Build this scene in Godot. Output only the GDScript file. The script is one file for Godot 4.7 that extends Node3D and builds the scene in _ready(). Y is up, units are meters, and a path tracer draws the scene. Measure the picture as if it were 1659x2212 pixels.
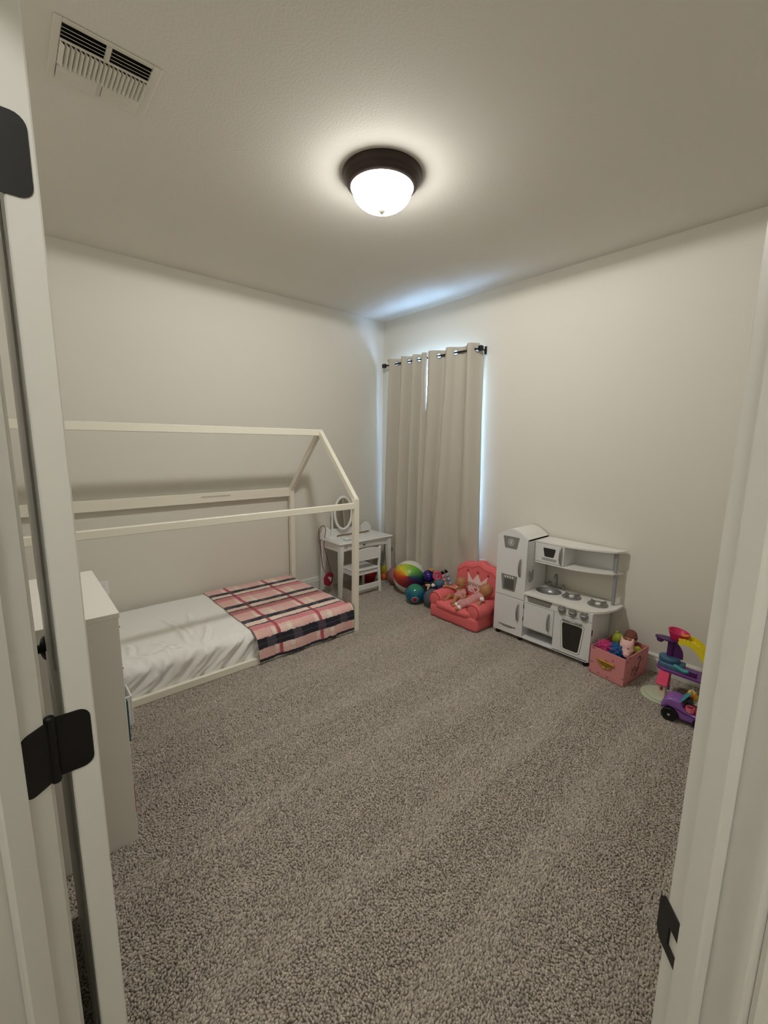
extends Node3D
# A child's bedroom seen from the doorway. Metres, y up. The far corner of the room stands at the origin:
# the bed's wall is z = 0, the window's wall is x = 0, the doorway is in a slanted wall.

var M := {}
var sg := 1
const UP := Vector3.UP
const DOOR_O := Vector3(-3.1223, 0, 2.9075)      # room-side corner of the hinge jamb
const DOOR_D := Vector3(0.649, 0, 0.7608)        # along the doorway
const DOOR_N := Vector3(0.7608, 0, -0.649)       # into the room
const HINGE := Vector3(-3.117, 0, 2.903)
const ROOM_X := -3.3
const ROOM_Z := 3.9
const H := 2.74
var DX := Transform3D(Basis(DOOR_D, UP, -DOOR_N), DOOR_O)

# ---------------------------------------------------------------- helpers
func st() -> SurfaceTool:
	var s := SurfaceTool.new()
	s.begin(Mesh.PRIMITIVE_TRIANGLES)
	return s

func tri(s: SurfaceTool, a: Vector3, b: Vector3, c: Vector3, out: Vector3) -> void:
	if (b - a).cross(c - a).dot(out) > 0:
		s.add_vertex(a); s.add_vertex(c); s.add_vertex(b)
	else:
		s.add_vertex(a); s.add_vertex(b); s.add_vertex(c)

func quad(s: SurfaceTool, a: Vector3, b: Vector3, c: Vector3, d: Vector3, out: Vector3) -> void:
	tri(s, a, b, c, out)
	tri(s, a, c, d, out)

# chamfered box between two corners
func bx(s: SurfaceTool, lo: Vector3, hi: Vector3, ch := 0.003, xf := Transform3D.IDENTITY) -> void:
	var c := (lo + hi) / 2.0
	var h := ((hi - lo) / 2.0).abs()
	ch = minf(ch, minf(h.x, minf(h.y, h.z)) * 0.8)
	s.set_smooth_group(-1)
	var P := func(sx: float, sy: float, sz: float, ax: int) -> Vector3:
		var v := Vector3(h.x - ch, h.y - ch, h.z - ch)
		v[ax] = h[ax]
		return xf * (c + Vector3(v.x * sx, v.y * sy, v.z * sz))
	for ax in 3:
		for sgn: float in [-1.0, 1.0]:
			var o := Vector3.ZERO; o[ax] = sgn
			var q: Array[Vector3] = []
			for k: Array in [[-1.0, -1.0], [1.0, -1.0], [1.0, 1.0], [-1.0, 1.0]]:
				var w := Vector3.ZERO
				w[ax] = sgn; w[(ax + 1) % 3] = k[0]; w[(ax + 2) % 3] = k[1]
				q.append(P.call(w.x, w.y, w.z, ax))
			quad(s, q[0], q[1], q[2], q[3], xf.basis * o)
	for ax in 3:
		var a1 := (ax + 1) % 3
		var a2 := (ax + 2) % 3
		for s1: float in [-1.0, 1.0]:
			for s2: float in [-1.0, 1.0]:
				var w := Vector3.ZERO
				w[a1] = s1; w[a2] = s2
				var wa := w; wa[ax] = -1.0
				var wb := w; wb[ax] = 1.0
				quad(s, P.call(wa.x, wa.y, wa.z, a1), P.call(wb.x, wb.y, wb.z, a1), P.call(wb.x, wb.y, wb.z, a2), P.call(wa.x, wa.y, wa.z, a2), xf.basis * w)
	for sx: float in [-1.0, 1.0]:
		for sy: float in [-1.0, 1.0]:
			for sz: float in [-1.0, 1.0]:
				tri(s, P.call(sx, sy, sz, 0), P.call(sx, sy, sz, 1), P.call(sx, sy, sz, 2), xf.basis * Vector3(sx, sy, sz))

# a square bar from a to b
func bar(s: SurfaceTool, a: Vector3, b: Vector3, w: float, h: float, up := UP, ch := 0.003) -> void:
	var z := (b - a).normalized()
	var x := up.cross(z)
	if x.length() < 0.001: x = Vector3.RIGHT.cross(z)
	x = x.normalized()
	var y := z.cross(x)
	var l := (b - a).length()
	bx(s, Vector3(-w / 2, -h / 2, 0), Vector3(w / 2, h / 2, l), ch, Transform3D(Basis(x, y, z), a))

func tube(s: SurfaceTool, pts: Array, rad, sides := 10, xf := Transform3D.IDENTITY) -> void:
	sg += 1
	s.set_smooth_group(sg)
	var n := pts.size()
	var rings := []
	var t0: Vector3 = (pts[1] - pts[0]).normalized()
	var u := t0.cross(UP if absf(t0.y) < 0.9 else Vector3.RIGHT).normalized()
	for i in n:
		var a: Vector3 = pts[maxi(i - 1, 0)]
		var b: Vector3 = pts[mini(i + 1, n - 1)]
		var t := (b - a).normalized()
		u = (u - t * u.dot(t)).normalized()
		var v := t.cross(u)
		var r: float = rad[i] if rad is Array else rad
		var ring: Array[Vector3] = []
		for k in sides:
			var an := TAU * k / sides
			ring.append(xf * (pts[i] + (u * cos(an) + v * sin(an)) * r))
		rings.append(ring)
	for i in n - 1:
		for k in sides:
			var k2 := (k + 1) % sides
			var mid: Vector3 = (rings[i][k] + rings[i + 1][k2]) / 2.0
			var cen: Vector3 = xf * ((pts[i] + pts[i + 1]) / 2.0)
			quad(s, rings[i][k], rings[i][k2], rings[i + 1][k2], rings[i + 1][k], mid - cen)
	sg += 1
	s.set_smooth_group(sg)
	for e in [0, n - 1]:
		var c: Vector3 = xf * (pts[e] as Vector3)
		var out: Vector3 = xf.basis * (((pts[0] - pts[1]) if e == 0 else (pts[n - 1] - pts[n - 2])) as Vector3)
		for k in sides:
			tri(s, c, rings[e][k], rings[e][(k + 1) % sides], out)

# profile of (radius, height) turned about y
func lathe(s: SurfaceTool, prof: Array, sides := 24, xf := Transform3D.IDENTITY) -> void:
	sg += 1
	for i in prof.size() - 1:
		var a: Vector2 = prof[i]
		var b: Vector2 = prof[i + 1]
		if i > 0 and absf((b - a).angle_to(a - (prof[i - 1] as Vector2))) > 0.7: sg += 1
		s.set_smooth_group(sg)
		var dr := b - a
		var no := Vector2(dr.y, -dr.x)
		for k in sides:
			var a0 := TAU * k / sides
			var a1 := TAU * (k + 1) / sides
			var am := (a0 + a1) / 2
			var out := xf.basis * Vector3(no.x * cos(am), no.y, no.x * sin(am))
			var p := [xf * Vector3(a.x * cos(a0), a.y, a.x * sin(a0)), xf * Vector3(a.x * cos(a1), a.y, a.x * sin(a1)), xf * Vector3(b.x * cos(a1), b.y, b.x * sin(a1)), xf * Vector3(b.x * cos(a0), b.y, b.x * sin(a0))]
			if a.x > 1e-5: tri(s, p[0], p[1], p[2], out)
			if b.x > 1e-5: tri(s, p[0], p[2], p[3], out)

func ball_prof(r: float, n := 12, h := -1.0) -> Array:
	var a := []
	if h < 0: h = r
	for i in n + 1:
		var t := PI * i / n
		a.append(Vector2(maxf(0.0, sin(t)) * r, -cos(t) * h))
	return a

func ell(s: SurfaceTool, c: Vector3, r: Vector3, sides := 20, b := Basis.IDENTITY) -> void:
	lathe(s, ball_prof(1.0, maxi(6, sides / 2)), sides, Transform3D(b * Basis.from_scale(r), c))

func ring(s: SurfaceTool, c: Vector3, axis: Vector3, R: float, r: float, n := 24, m := 8) -> void:
	var z := axis.normalized()
	var x := z.cross(UP if absf(z.y) < 0.9 else Vector3.RIGHT).normalized()
	var y := z.cross(x)
	sg += 1
	s.set_smooth_group(sg)
	var P := func(i: int, k: int) -> Vector3:
		var a := TAU * i / n
		var b := TAU * k / m
		var d := x * cos(a) + y * sin(a)
		return c + d * (R + r * cos(b)) + z * r * sin(b)
	for i in n:
		for k in m:
			var ctr := c + (x * cos(TAU * (i + .5) / n) + y * sin(TAU * (i + .5) / n)) * R
			var q: Array[Vector3] = [P.call(i, k), P.call(i + 1, k), P.call(i + 1, k + 1), P.call(i, k + 1)]
			quad(s, q[0], q[1], q[2], q[3], (q[0] + q[2]) / 2 - ctr)

# polygon in xy pushed out along +z by depth; both rims rounded by r
func prism(s: SurfaceTool, poly: PackedVector2Array, depth: float, xf := Transform3D.IDENTITY, r := 0.0, steps := 1) -> void:
	if Geometry2D.is_polygon_clockwise(poly): poly.reverse()
	var n := poly.size()
	var nor: Array[Vector2] = []
	for i in n:
		var e0 := (poly[i] - poly[(i + n - 1) % n]).normalized()
		var e1 := (poly[(i + 1) % n] - poly[i]).normalized()
		var nn := Vector2(e0.y, -e0.x) + Vector2(e1.y, -e1.x)
		nor.append(nn / maxf(0.25, nn.length_squared() / 2.0))
	var layers := []
	if r <= 0.0:
		layers = [[0.0, 0.0], [0.0, depth]]
	else:
		for k in steps + 1:
			var a := PI / 2 * k / steps
			layers.append([r * (1 - sin(a)), r * (1 - cos(a))])
		for k in steps + 1:
			var a := PI / 2 * (steps - k) / steps
			layers.append([r * (1 - sin(a)), depth - r * (1 - cos(a))])
	var tris := Geometry2D.triangulate_polygon(poly)
	for e in 2:
		var L: Array = layers[0] if e == 0 else layers[layers.size() - 1]
		s.set_smooth_group(-1)
		for t in range(0, tris.size(), 3):
			var q: Array[Vector3] = []
			for j in 3:
				var p := poly[tris[t + j]] - nor[tris[t + j]] * (L[0] as float)
				q.append(xf * Vector3(p.x, p.y, L[1]))
			tri(s, q[0], q[1], q[2], xf.basis * Vector3(0, 0, -1 if e == 0 else 1))
	sg += 1
	for i in n:
		var j := (i + 1) % n
		if (poly[i] - poly[(i + n - 1) % n]).angle_to(poly[j] - poly[i]) > 0.6 or r <= 0.0: sg += 1
		s.set_smooth_group(sg if r > 0.0 and steps > 1 else -1)
		for k in layers.size() - 1:
			var A: Array = layers[k]
			var B: Array = layers[k + 1]
			var p: Array[Vector2] = [poly[i] - nor[i] * (A[0] as float), poly[j] - nor[j] * (A[0] as float), poly[j] - nor[j] * (B[0] as float), poly[i] - nor[i] * (B[0] as float)]
			var em := (nor[i] + nor[j]) / 2
			var zz := (0.0 if layers.size() == 2 else ((k + 0.5) / (layers.size() - 1) - 0.5))
			quad(s, xf * Vector3(p[0].x, p[0].y, A[1]), xf * Vector3(p[1].x, p[1].y, A[1]), xf * Vector3(p[2].x, p[2].y, B[1]), xf * Vector3(p[3].x, p[3].y, B[1]), xf.basis * Vector3(em.x, em.y, zz * 0.3))

# pillow-like rounded box
func rbox(s: SurfaceTool, c: Vector3, half: Vector3, r: float, n := 8, bulge := 0.0, rough := 0.0, xf := Transform3D.IDENTITY, seed_ := 1) -> void:
	sg += 1
	s.set_smooth_group(sg)
	var no := FastNoiseLite.new()
	no.seed = seed_; no.frequency = 9.0
	var inner := half - Vector3.ONE * r
	var P := func(q: Vector3, ax: int) -> Vector3:
		var w := Vector3.ZERO
		for k in 3: w[k] = signf(q[k]) * (1.0 - pow(1.0 - absf(q[k]), 1.4))
		var p := w * half
		var core := p.clamp(-inner, inner)
		var d := p - core
		var dirn := d.normalized() if d.length() > 1e-7 else Vector3.ZERO
		var o := core + dirn * r
		var fb := Vector3.ZERO
		fb[ax] = signf(q[ax])
		var a1 := (ax + 1) % 3
		var a2 := (ax + 2) % 3
		o += fb * bulge * (1 - w[a1] * w[a1]) * (1 - w[a2] * w[a2])
		if rough > 0: o += o.normalized() * rough * no.get_noise_3dv(o + c)
		return xf * (c + o)
	for ax in 3:
		for sgn: float in [-1.0, 1.0]:
			for i in n:
				for k in n:
					var q: Array[Vector3] = []
					for d: Array in [[0, 0], [1, 0], [1, 1], [0, 1]]:
						var w := Vector3.ZERO
						w[ax] = sgn
						w[(ax + 1) % 3] = -1.0 + 2.0 * (i + d[0]) / n
						w[(ax + 2) % 3] = -1.0 + 2.0 * (k + d[1]) / n
						q.append(P.call(w, ax))
					var o := Vector3.ZERO; o[ax] = sgn
					quad(s, q[0], q[1], q[2], q[3], xf.basis * o + ((q[0] + q[2]) / 2 - xf * c).normalized() * 0.5)

# smooth union of tapered capsules [a, b, ra, rb], meshed as surface nets
func capsules(s: SurfaceTool, caps: Array, cell: float, k := 0.01) -> void:
	var lo := Vector3.INF
	var hi := -Vector3.INF
	for c: Array in caps:
		var r: float = maxf(c[2], c[3])
		for e in 2:
			lo = lo.min((c[e] as Vector3) - Vector3.ONE * (r + cell * 2.5))
			hi = hi.max((c[e] as Vector3) + Vector3.ONE * (r + cell * 2.5))
	var n := Vector3i(((hi - lo) / cell).ceil()) + Vector3i.ONE
	var f := PackedFloat32Array()
	f.resize(n.x * n.y * n.z)
	f.fill(1.0)
	for c: Array in caps:
		var a: Vector3 = c[0]
		var b: Vector3 = c[1]
		var ra: float = c[2]
		var rb: float = c[3]
		var pad := maxf(ra, rb) + k + cell * 2.0
		var i0 := Vector3i(((a.min(b) - Vector3.ONE * pad - lo) / cell).floor()).clamp(Vector3i.ZERO, n - Vector3i.ONE)
		var i1 := Vector3i(((a.max(b) + Vector3.ONE * pad - lo) / cell).ceil()).clamp(Vector3i.ZERO, n - Vector3i.ONE)
		var ab := b - a
		var l2 := maxf(ab.length_squared(), 1e-9)
		for z in range(i0.z, i1.z + 1):
			for y in range(i0.y, i1.y + 1):
				var at := (z * n.y + y) * n.x
				for x in range(i0.x, i1.x + 1):
					var p := lo + Vector3(x, y, z) * cell
					var t := clampf((p - a).dot(ab) / l2, 0.0, 1.0)
					var d := (p - a - ab * t).length() - lerpf(ra, rb, t)
					var o := f[at + x]
					var h := maxf(k - absf(o - d), 0.0) / k
					f[at + x] = minf(o, d) - h * h * k * 0.25
	nets(s, f, n, lo, cell)

func nets(s: SurfaceTool, f: PackedFloat32Array, n: Vector3i, lo: Vector3, cell: float) -> void:
	sg += 1
	s.set_smooth_group(sg)
	var vid := {}
	var corner := [Vector3i(0, 0, 0), Vector3i(1, 0, 0), Vector3i(0, 1, 0), Vector3i(1, 1, 0), Vector3i(0, 0, 1), Vector3i(1, 0, 1), Vector3i(0, 1, 1), Vector3i(1, 1, 1)]
	var edges := [[0, 1], [2, 3], [4, 5], [6, 7], [0, 2], [1, 3], [4, 6], [5, 7], [0, 4], [1, 5], [2, 6], [3, 7]]
	for z in n.z - 1:
		for y in n.y - 1:
			for x in n.x - 1:
				var at := (z * n.y + y) * n.x + x
				var v0 := f[at]
				var any := false
				for o in [1, n.x, n.x + 1, n.x * n.y, n.x * n.y + 1, n.x * n.y + n.x, n.x * n.y + n.x + 1]:
					if (f[at + o] < 0) != (v0 < 0):
						any = true
						break
				if not any: continue
				var sum := Vector3.ZERO
				var cnt := 0
				for e: Array in edges:
					var ca: Vector3i = corner[e[0]]
					var cb: Vector3i = corner[e[1]]
					var fa := f[at + (ca.z * n.y + ca.y) * n.x + ca.x]
					var fb := f[at + (cb.z * n.y + cb.y) * n.x + cb.x]
					if (fa < 0) != (fb < 0):
						sum += Vector3(ca).lerp(Vector3(cb), fa / (fa - fb))
						cnt += 1
				vid[at] = lo + (Vector3(x, y, z) + sum / cnt) * cell
	var step := [1, n.x, n.x * n.y]
	for at: int in vid:
		for ax in 3:
			var o: int = at + step[ax]
			if (f[at] < 0) == (f[o] < 0): continue
			var b1: int = step[(ax + 1) % 3]
			var b2: int = step[(ax + 2) % 3]
			if not (vid.has(at - b1) and vid.has(at - b2) and vid.has(at - b1 - b2)): continue
			var out := Vector3.ZERO
			out[ax] = 1.0 if f[at] < 0 else -1.0
			quad(s, vid[at], vid[at - b1], vid[at - b1 - b2], vid[at - b2], out)

func hermite(pts: Array, n: int) -> Array:
	var c := Curve3D.new()
	for i in pts.size():
		var t: Vector3 = ((pts[mini(i + 1, pts.size() - 1)] as Vector3) - pts[maxi(i - 1, 0)]) / 6.0
		c.add_point(pts[i], -t, t)
	var o := []
	var L := c.get_baked_length()
	for i in n + 1: o.append(c.sample_baked(L * i / n, true))
	return o

# ---------------------------------------------------------------- things, parts and the setting
func add_named(o: Node, called: String, parent: Node) -> void:
	var nm := called
	var i := 0
	while parent.has_node(NodePath(nm)):
		i += 1
		nm = "%s_%03d" % [called, i]
	o.name = nm
	parent.add_child(o, true)

func thing(called: String, label: String, category: String, base: Vector3, group := "") -> Node3D:
	var o := Node3D.new()
	add_named(o, called, self)
	o.position = base
	o.set_meta("label", label)
	o.set_meta("category", category)
	if group: o.set_meta("group", group)
	return o

# vertices are given in room coordinates whatever the parent
func part(parent: Node3D, called: String, s: SurfaceTool, m: Material, label := "") -> MeshInstance3D:
	s.generate_normals()
	s.index()
	var o := MeshInstance3D.new()
	o.mesh = s.commit()
	o.material_override = m
	o.cast_shadow = GeometryInstance3D.SHADOW_CASTING_SETTING_ON
	add_named(o, called, parent)
	if parent.get_parent() == self and not (parent is MeshInstance3D): o.position = -parent.position
	if label: o.set_meta("label", label)
	return o

func pbox(parent: Node3D, called: String, m: Material, lo: Vector3, hi: Vector3, ch := 0.003, label := "") -> MeshInstance3D:
	var s := st()
	bx(s, lo, hi, ch)
	return part(parent, called, s, m, label)

func one(called: String, label: String, category: String, s: SurfaceTool, m: Material, group := "") -> MeshInstance3D:
	var o := part(self, called, s, m, label)
	o.set_meta("category", category)
	if group: o.set_meta("group", group)
	return o

func struct(called: String, s: SurfaceTool, m: Material, parent: Node3D = self, label := "") -> MeshInstance3D:
	var o := part(parent, called, s, m, label)
	if parent == self: o.set_meta("kind", "structure")
	return o

func col(r: int, g: int, b: int) -> Color:
	return Color(r / 255.0, g / 255.0, b / 255.0)

func mt(c: Color, rough := 0.6, metal := 0.0) -> StandardMaterial3D:
	var m := StandardMaterial3D.new()
	m.albedo_color = c
	m.roughness = rough
	m.metallic = metal
	return m

func noise_img(size: int, freq: float, seed_: int, octaves := 3) -> Image:
	var n := FastNoiseLite.new()
	n.seed = seed_
	n.noise_type = FastNoiseLite.TYPE_SIMPLEX_SMOOTH
	n.frequency = freq
	n.fractal_octaves = octaves
	return n.get_seamless_image(size, size)

func relief(m: StandardMaterial3D, img: Image, scale_cm: float, per_metre: float) -> StandardMaterial3D:
	m.heightmap_enabled = true
	m.heightmap_texture = ImageTexture.create_from_image(img)
	m.heightmap_scale = scale_cm
	m.uv1_triplanar = true
	m.uv1_world_triplanar = true
	m.uv1_scale = Vector3.ONE * per_metre
	return m

func materials() -> void:
	M.wall = mt(col(224, 220, 209), 0.75)
	M.ceiling = relief(mt(col(224, 220, 210), 0.85), noise_img(512, 0.05, 9, 3), 0.05, 2.6)
	M.trim = mt(col(226, 225, 219), 0.4)
	M.carpet_base = mt(col(140, 128, 115), 0.95)
	M.pile = mt(Color.WHITE, 0.95)
	M.pile.vertex_color_use_as_albedo = true
	M.black = mt(col(14, 12, 11), 0.5, 0.2)
	M.bronze = mt(col(58, 47, 42), 0.42, 0.5)
	M.nickel = mt(col(150, 145, 138), 0.3, 0.9)
	M.bed = mt(col(236, 231, 214), 0.5)
	M.white_paint = mt(col(236, 236, 234), 0.4)
	M.white_lam = mt(col(235, 232, 224), 0.45)
	M.sheet = relief(mt(col(240, 239, 235), 0.85), noise_img(256, 0.08, 5, 2), 0.04, 9.0)
	M.curtain = relief(mt(col(194, 188, 175), 0.9), noise_img(256, 0.12, 6, 2), 0.03, 14.0)
	M.kit = mt(col(226, 226, 226), 0.4)
	M.kit_top = mt(col(236, 234, 228), 0.4)
	M.kit_grey = mt(col(132, 130, 126), 0.45)
	M.silver = mt(col(150, 150, 150), 0.35, 0.55)
	M.dark_glass = mt(col(48, 46, 44), 0.25)
	M.coral = relief(mt(col(232, 112, 114), 0.95), noise_img(256, 0.09, 7, 3), 0.25, 7.0)
	M.coral_dark = mt(col(188, 66, 76), 0.95)
	M.skin = mt(col(176, 120, 78), 0.45)
	M.skin.subsurf_scatter_enabled = false
	M.gold = mt(col(212, 178, 92), 0.22, 0.95)

# ---------------------------------------------------------------- the scene
func _ready() -> void:
	# camera, sky, exposure
	var cam := Camera3D.new()
	cam.name = "camera"
	add_child(cam)
	cam.keep_aspect = Camera3D.KEEP_HEIGHT
	cam.fov = 100.4926
	cam.near = 0.01
	cam.position = Vector3(-3.12524, 1.49, 3.59357)
	cam.rotation = Vector3(-0.1624036, -0.7222817, 0.0137202)
	cam.current = true
	var sky_mat := ProceduralSkyMaterial.new()
	sky_mat.sky_top_color = col(105, 155, 228)
	sky_mat.sky_horizon_color = col(168, 205, 250)
	sky_mat.ground_horizon_color = col(164, 198, 240)
	sky_mat.ground_bottom_color = col(150, 188, 234)
	sky_mat.energy_multiplier = 90.0
	var sky := Sky.new()
	sky.sky_material = sky_mat
	var env := Environment.new()
	env.background_mode = Environment.BG_SKY
	env.sky = sky
	env.ambient_light_source = Environment.AMBIENT_SOURCE_DISABLED
	env.tonemap_mode = Environment.TONE_MAPPER_LINEAR
	env.tonemap_exposure = 1.0
	env.sdfgi_enabled = true
	env.ssao_enabled = true
	env.ssil_enabled = true
	var we := WorldEnvironment.new()
	we.name = "environment"
	we.environment = env
	add_child(we)
	materials()
	build_room()
	build_window()
	build_doorway()
	build_ceiling_light()
	build_vent()
	build_bed()
	build_curtains()
	build_kitchen()
	build_armchair()
	build_vanity()
	build_bookcase()
	build_box()
	build_playset()
	build_balls()
	build_dolls()
	build_outlets()

func wall_slab(s: SurfaceTool, a: Vector3, b: Vector3, y0: float, y1: float, thick: float, out: Vector3) -> void:
	var lo := a; lo.y = y0
	var hi := b + out * thick; hi.y = y1
	bx(s, lo.min(hi), lo.max(hi), 0.0)

func build_room() -> void:
	var s := st()
	bx(s, Vector3(-5.1, -0.12, -0.15), Vector3(0.15, -0.003, 5.5), 0.0)
	var fl := struct("floor", s, M.carpet_base)
	carpet(fl)
	s = st()
	bx(s, Vector3(-5.1, H, -0.15), Vector3(0.15, H + 0.12, 5.5), 0.0)
	struct("ceiling", s, M.ceiling)
	s = st()
	bx(s, Vector3(ROOM_X - 0.12, -0.003, -0.12), Vector3(0.12, H, 0), 0.0)
	struct("wall_back", s, M.wall)
	# window wall: opening z 0.26..1.20, y 0.62..2.2
	s = st()
	bx(s, Vector3(0, -0.003, 0), Vector3(0.14, 0.62, ROOM_Z), 0.0)
	bx(s, Vector3(0, 2.2, 0), Vector3(0.14, H, ROOM_Z), 0.0)
	bx(s, Vector3(0, 0.62, 0), Vector3(0.14, 2.2, 0.26), 0.0)
	bx(s, Vector3(0, 0.62, 1.20), Vector3(0.14, 2.2, ROOM_Z), 0.0)
	struct("wall_right", s, M.wall)
	s = st()
	bx(s, Vector3(ROOM_X - 0.12, -0.003, 0), Vector3(ROOM_X, H, 2.70), 0.0)
	struct("wall_left", s, M.wall)
	s = st()
	bx(s, Vector3(-2.278, -0.003, ROOM_Z), Vector3(0.14, H, ROOM_Z + 0.12), 0.0)
	struct("wall_front", s, M.wall)
	# slanted wall with the doorway
	s = st()
	bx(s, Vector3(-0.33, -0.003, 0), Vector3(-0.02, H, 0.115), 0.0, DX)
	bx(s, Vector3(0.81, -0.003, 0), Vector3(1.36, H, 0.115), 0.0, DX)
	bx(s, Vector3(-0.02, 2.062, 0), Vector3(0.81, H, 0.115), 0.0, DX)
	struct("wall_entry", s, M.wall)
	# the hall the photograph is taken from
	s = st()
	bx(s, Vector3(-0.75, -0.003, 1.35), Vector3(1.75, H, 1.45), 0.0, DX)
	struct("wall_hall", s, M.wall)
	s = st()
	bx(s, Vector3(-0.75, -0.003, 0.115), Vector3(-0.65, H, 1.35), 0.0, DX)
	bx(s, Vector3(-0.65, -0.003, 0.115), Vector3(-0.33, H, 0.215), 0.0, DX)
	struct("wall_hall_left", s, M.wall)
	s = st()
	bx(s, Vector3(1.65, -0.003, 0.115), Vector3(1.75, H, 1.35), 0.0, DX)
	bx(s, Vector3(1.3, -0.003, 0.115), Vector3(1.65, H, 0.215), 0.0, DX)
	struct("wall_hall_right", s, M.wall)
	# baseboards
	var prof := [Vector2(0.016, 0.0), Vector2(0.016, 0.088), Vector2(0.012, 0.094), Vector2(0.012, 0.112), Vector2(0.006, 0.122), Vector2(0.004, 0.126)]
	s = st()
	base_run(s, Vector3(ROOM_X, 0, 0), Vector3(0, 0, 0), Vector3(0, 0, 1), prof)
	struct("baseboard_back", s, M.trim)
	s = st()
	base_run(s, Vector3(0, 0, 0), Vector3(0, 0, ROOM_Z), Vector3(-1, 0, 0), prof)
	struct("baseboard_right", s, M.trim)
	s = st()
	base_run(s, Vector3(ROOM_X, 0, 0), Vector3(ROOM_X, 0, 2.69), Vector3(1, 0, 0), prof)
	struct("baseboard_left", s, M.trim)
	s = st()
	base_run(s, Vector3(-2.27, 0, ROOM_Z), Vector3(0, 0, ROOM_Z), Vector3(0, 0, -1), prof)
	struct("baseboard_front", s, M.trim)

func base_run(s: SurfaceTool, a: Vector3, b: Vector3, out: Vector3, prof: Array) -> void:
	s.set_smooth_group(-1)
	var lastp := Vector2(0.0, 0.126)
	var all := prof.duplicate()
	all.append(lastp)
	for i in all.size() - 1:
		var p: Vector2 = all[i]
		var q: Vector2 = all[i + 1]
		quad(s, a + out * p.x + UP * p.y, b + out * p.x + UP * p.y, b + out * q.x + UP * q.y, a + out * q.x + UP * q.y, out + UP * 0.5)

func carpet(fl: MeshInstance3D) -> void:
	var rng := RandomNumberGenerator.new()
	rng.seed = 77
	# one twisted tuft
	var s := st()
	sg += 1
	s.set_smooth_group(sg)
	var rings := []
	var lev := [[0.0, 0.0032], [0.003, 0.0042], [0.0065, 0.0037], [0.0092, 0.0020]]
	for l: Array in lev:
		var rr: Array[Vector3] = []
		for k in 5:
			var a: float = TAU * k / 5 + l[0] * 90.0
			rr.append(Vector3(cos(a) * l[1], l[0], sin(a) * l[1]))
		rings.append(rr)
	for i in 3:
		for k in 5:
			var c := Vector3(0, (lev[i][0] + lev[i + 1][0]) / 2, 0)
			quad(s, rings[i][k], rings[i][(k + 1) % 5], rings[i + 1][(k + 1) % 5], rings[i + 1][k], (rings[i][k] + rings[i + 1][(k + 1) % 5]) / 2 - c)
	for k in 5: tri(s, rings[3][k], rings[3][(k + 1) % 5], Vector3(0, 0.0099, 0), UP)
	s.generate_normals()
	s.index()
	var mm := MultiMesh.new()
	mm.transform_format = MultiMesh.TRANSFORM_3D
	mm.use_colors = true
	mm.mesh = s.commit()
	(mm.mesh as ArrayMesh).surface_set_material(0, M.pile)
	var no := FastNoiseLite.new()
	no.seed = 5; no.frequency = 1.3
	var fine := FastNoiseLite.new()
	fine.seed = 8; fine.frequency = 30.0
	var xs: Array[Transform3D] = []
	var cs: Array[Color] = []
	var pitch := 0.0062
	var z := 0.004
	while z < ROOM_Z:
		var x := ROOM_X + 0.004
		while x < -0.004:
			var p := Vector3(x + rng.randf_range(-0.0032, 0.0032), -0.0035, z + rng.randf_range(-0.0032, 0.0032))
			x += pitch
			if (p - DOOR_O).dot(DOOR_N) < -0.12: continue
			# the vacuum cleaner left the pile lying one way and the other in strips along x
			var strip := sin((p.z + 0.05 * no.get_noise_2d(p.x, p.z * 0.4)) * TAU / 0.42 + 0.6) + 0.55 * sin(p.z * TAU / 0.171 + p.x * 0.35)
			var lean := clampf(strip * 1.2, -1, 1) * 0.75 + no.get_noise_2d(p.x * 3.0, p.z * 3.0) * 0.4
			var b := Basis(Vector3(0, 0, 1), -lean + rng.randfn(0, 0.22)) * Basis(Vector3(1, 0, 0), rng.randfn(0, 0.25)) * Basis(UP, rng.randf() * TAU)
			var k := rng.randf_range(0.8, 1.2)
			b = b.scaled_local(Vector3(k, rng.randf_range(0.72, 1.12), k))
			xs.append(Transform3D(b, p))
			var v := clampf(1.0 + 0.17 * rng.randfn(), 0.5, 1.5)
			cs.append(Color(0.435 * v, 0.384 * v, 0.328 * v))
		z += pitch
	mm.instance_count = xs.size()
	for i in xs.size():
		mm.set_instance_transform(i, xs[i])
		mm.set_instance_color(i, cs[i])
	var mi := MultiMeshInstance3D.new()
	mi.multimesh = mm
	add_named(mi, "carpet_pile", fl)
	mi.set_meta("kind", "stuff")
	mi.set_meta("label", "grey brown cut pile carpet with vacuum stripes")

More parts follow.
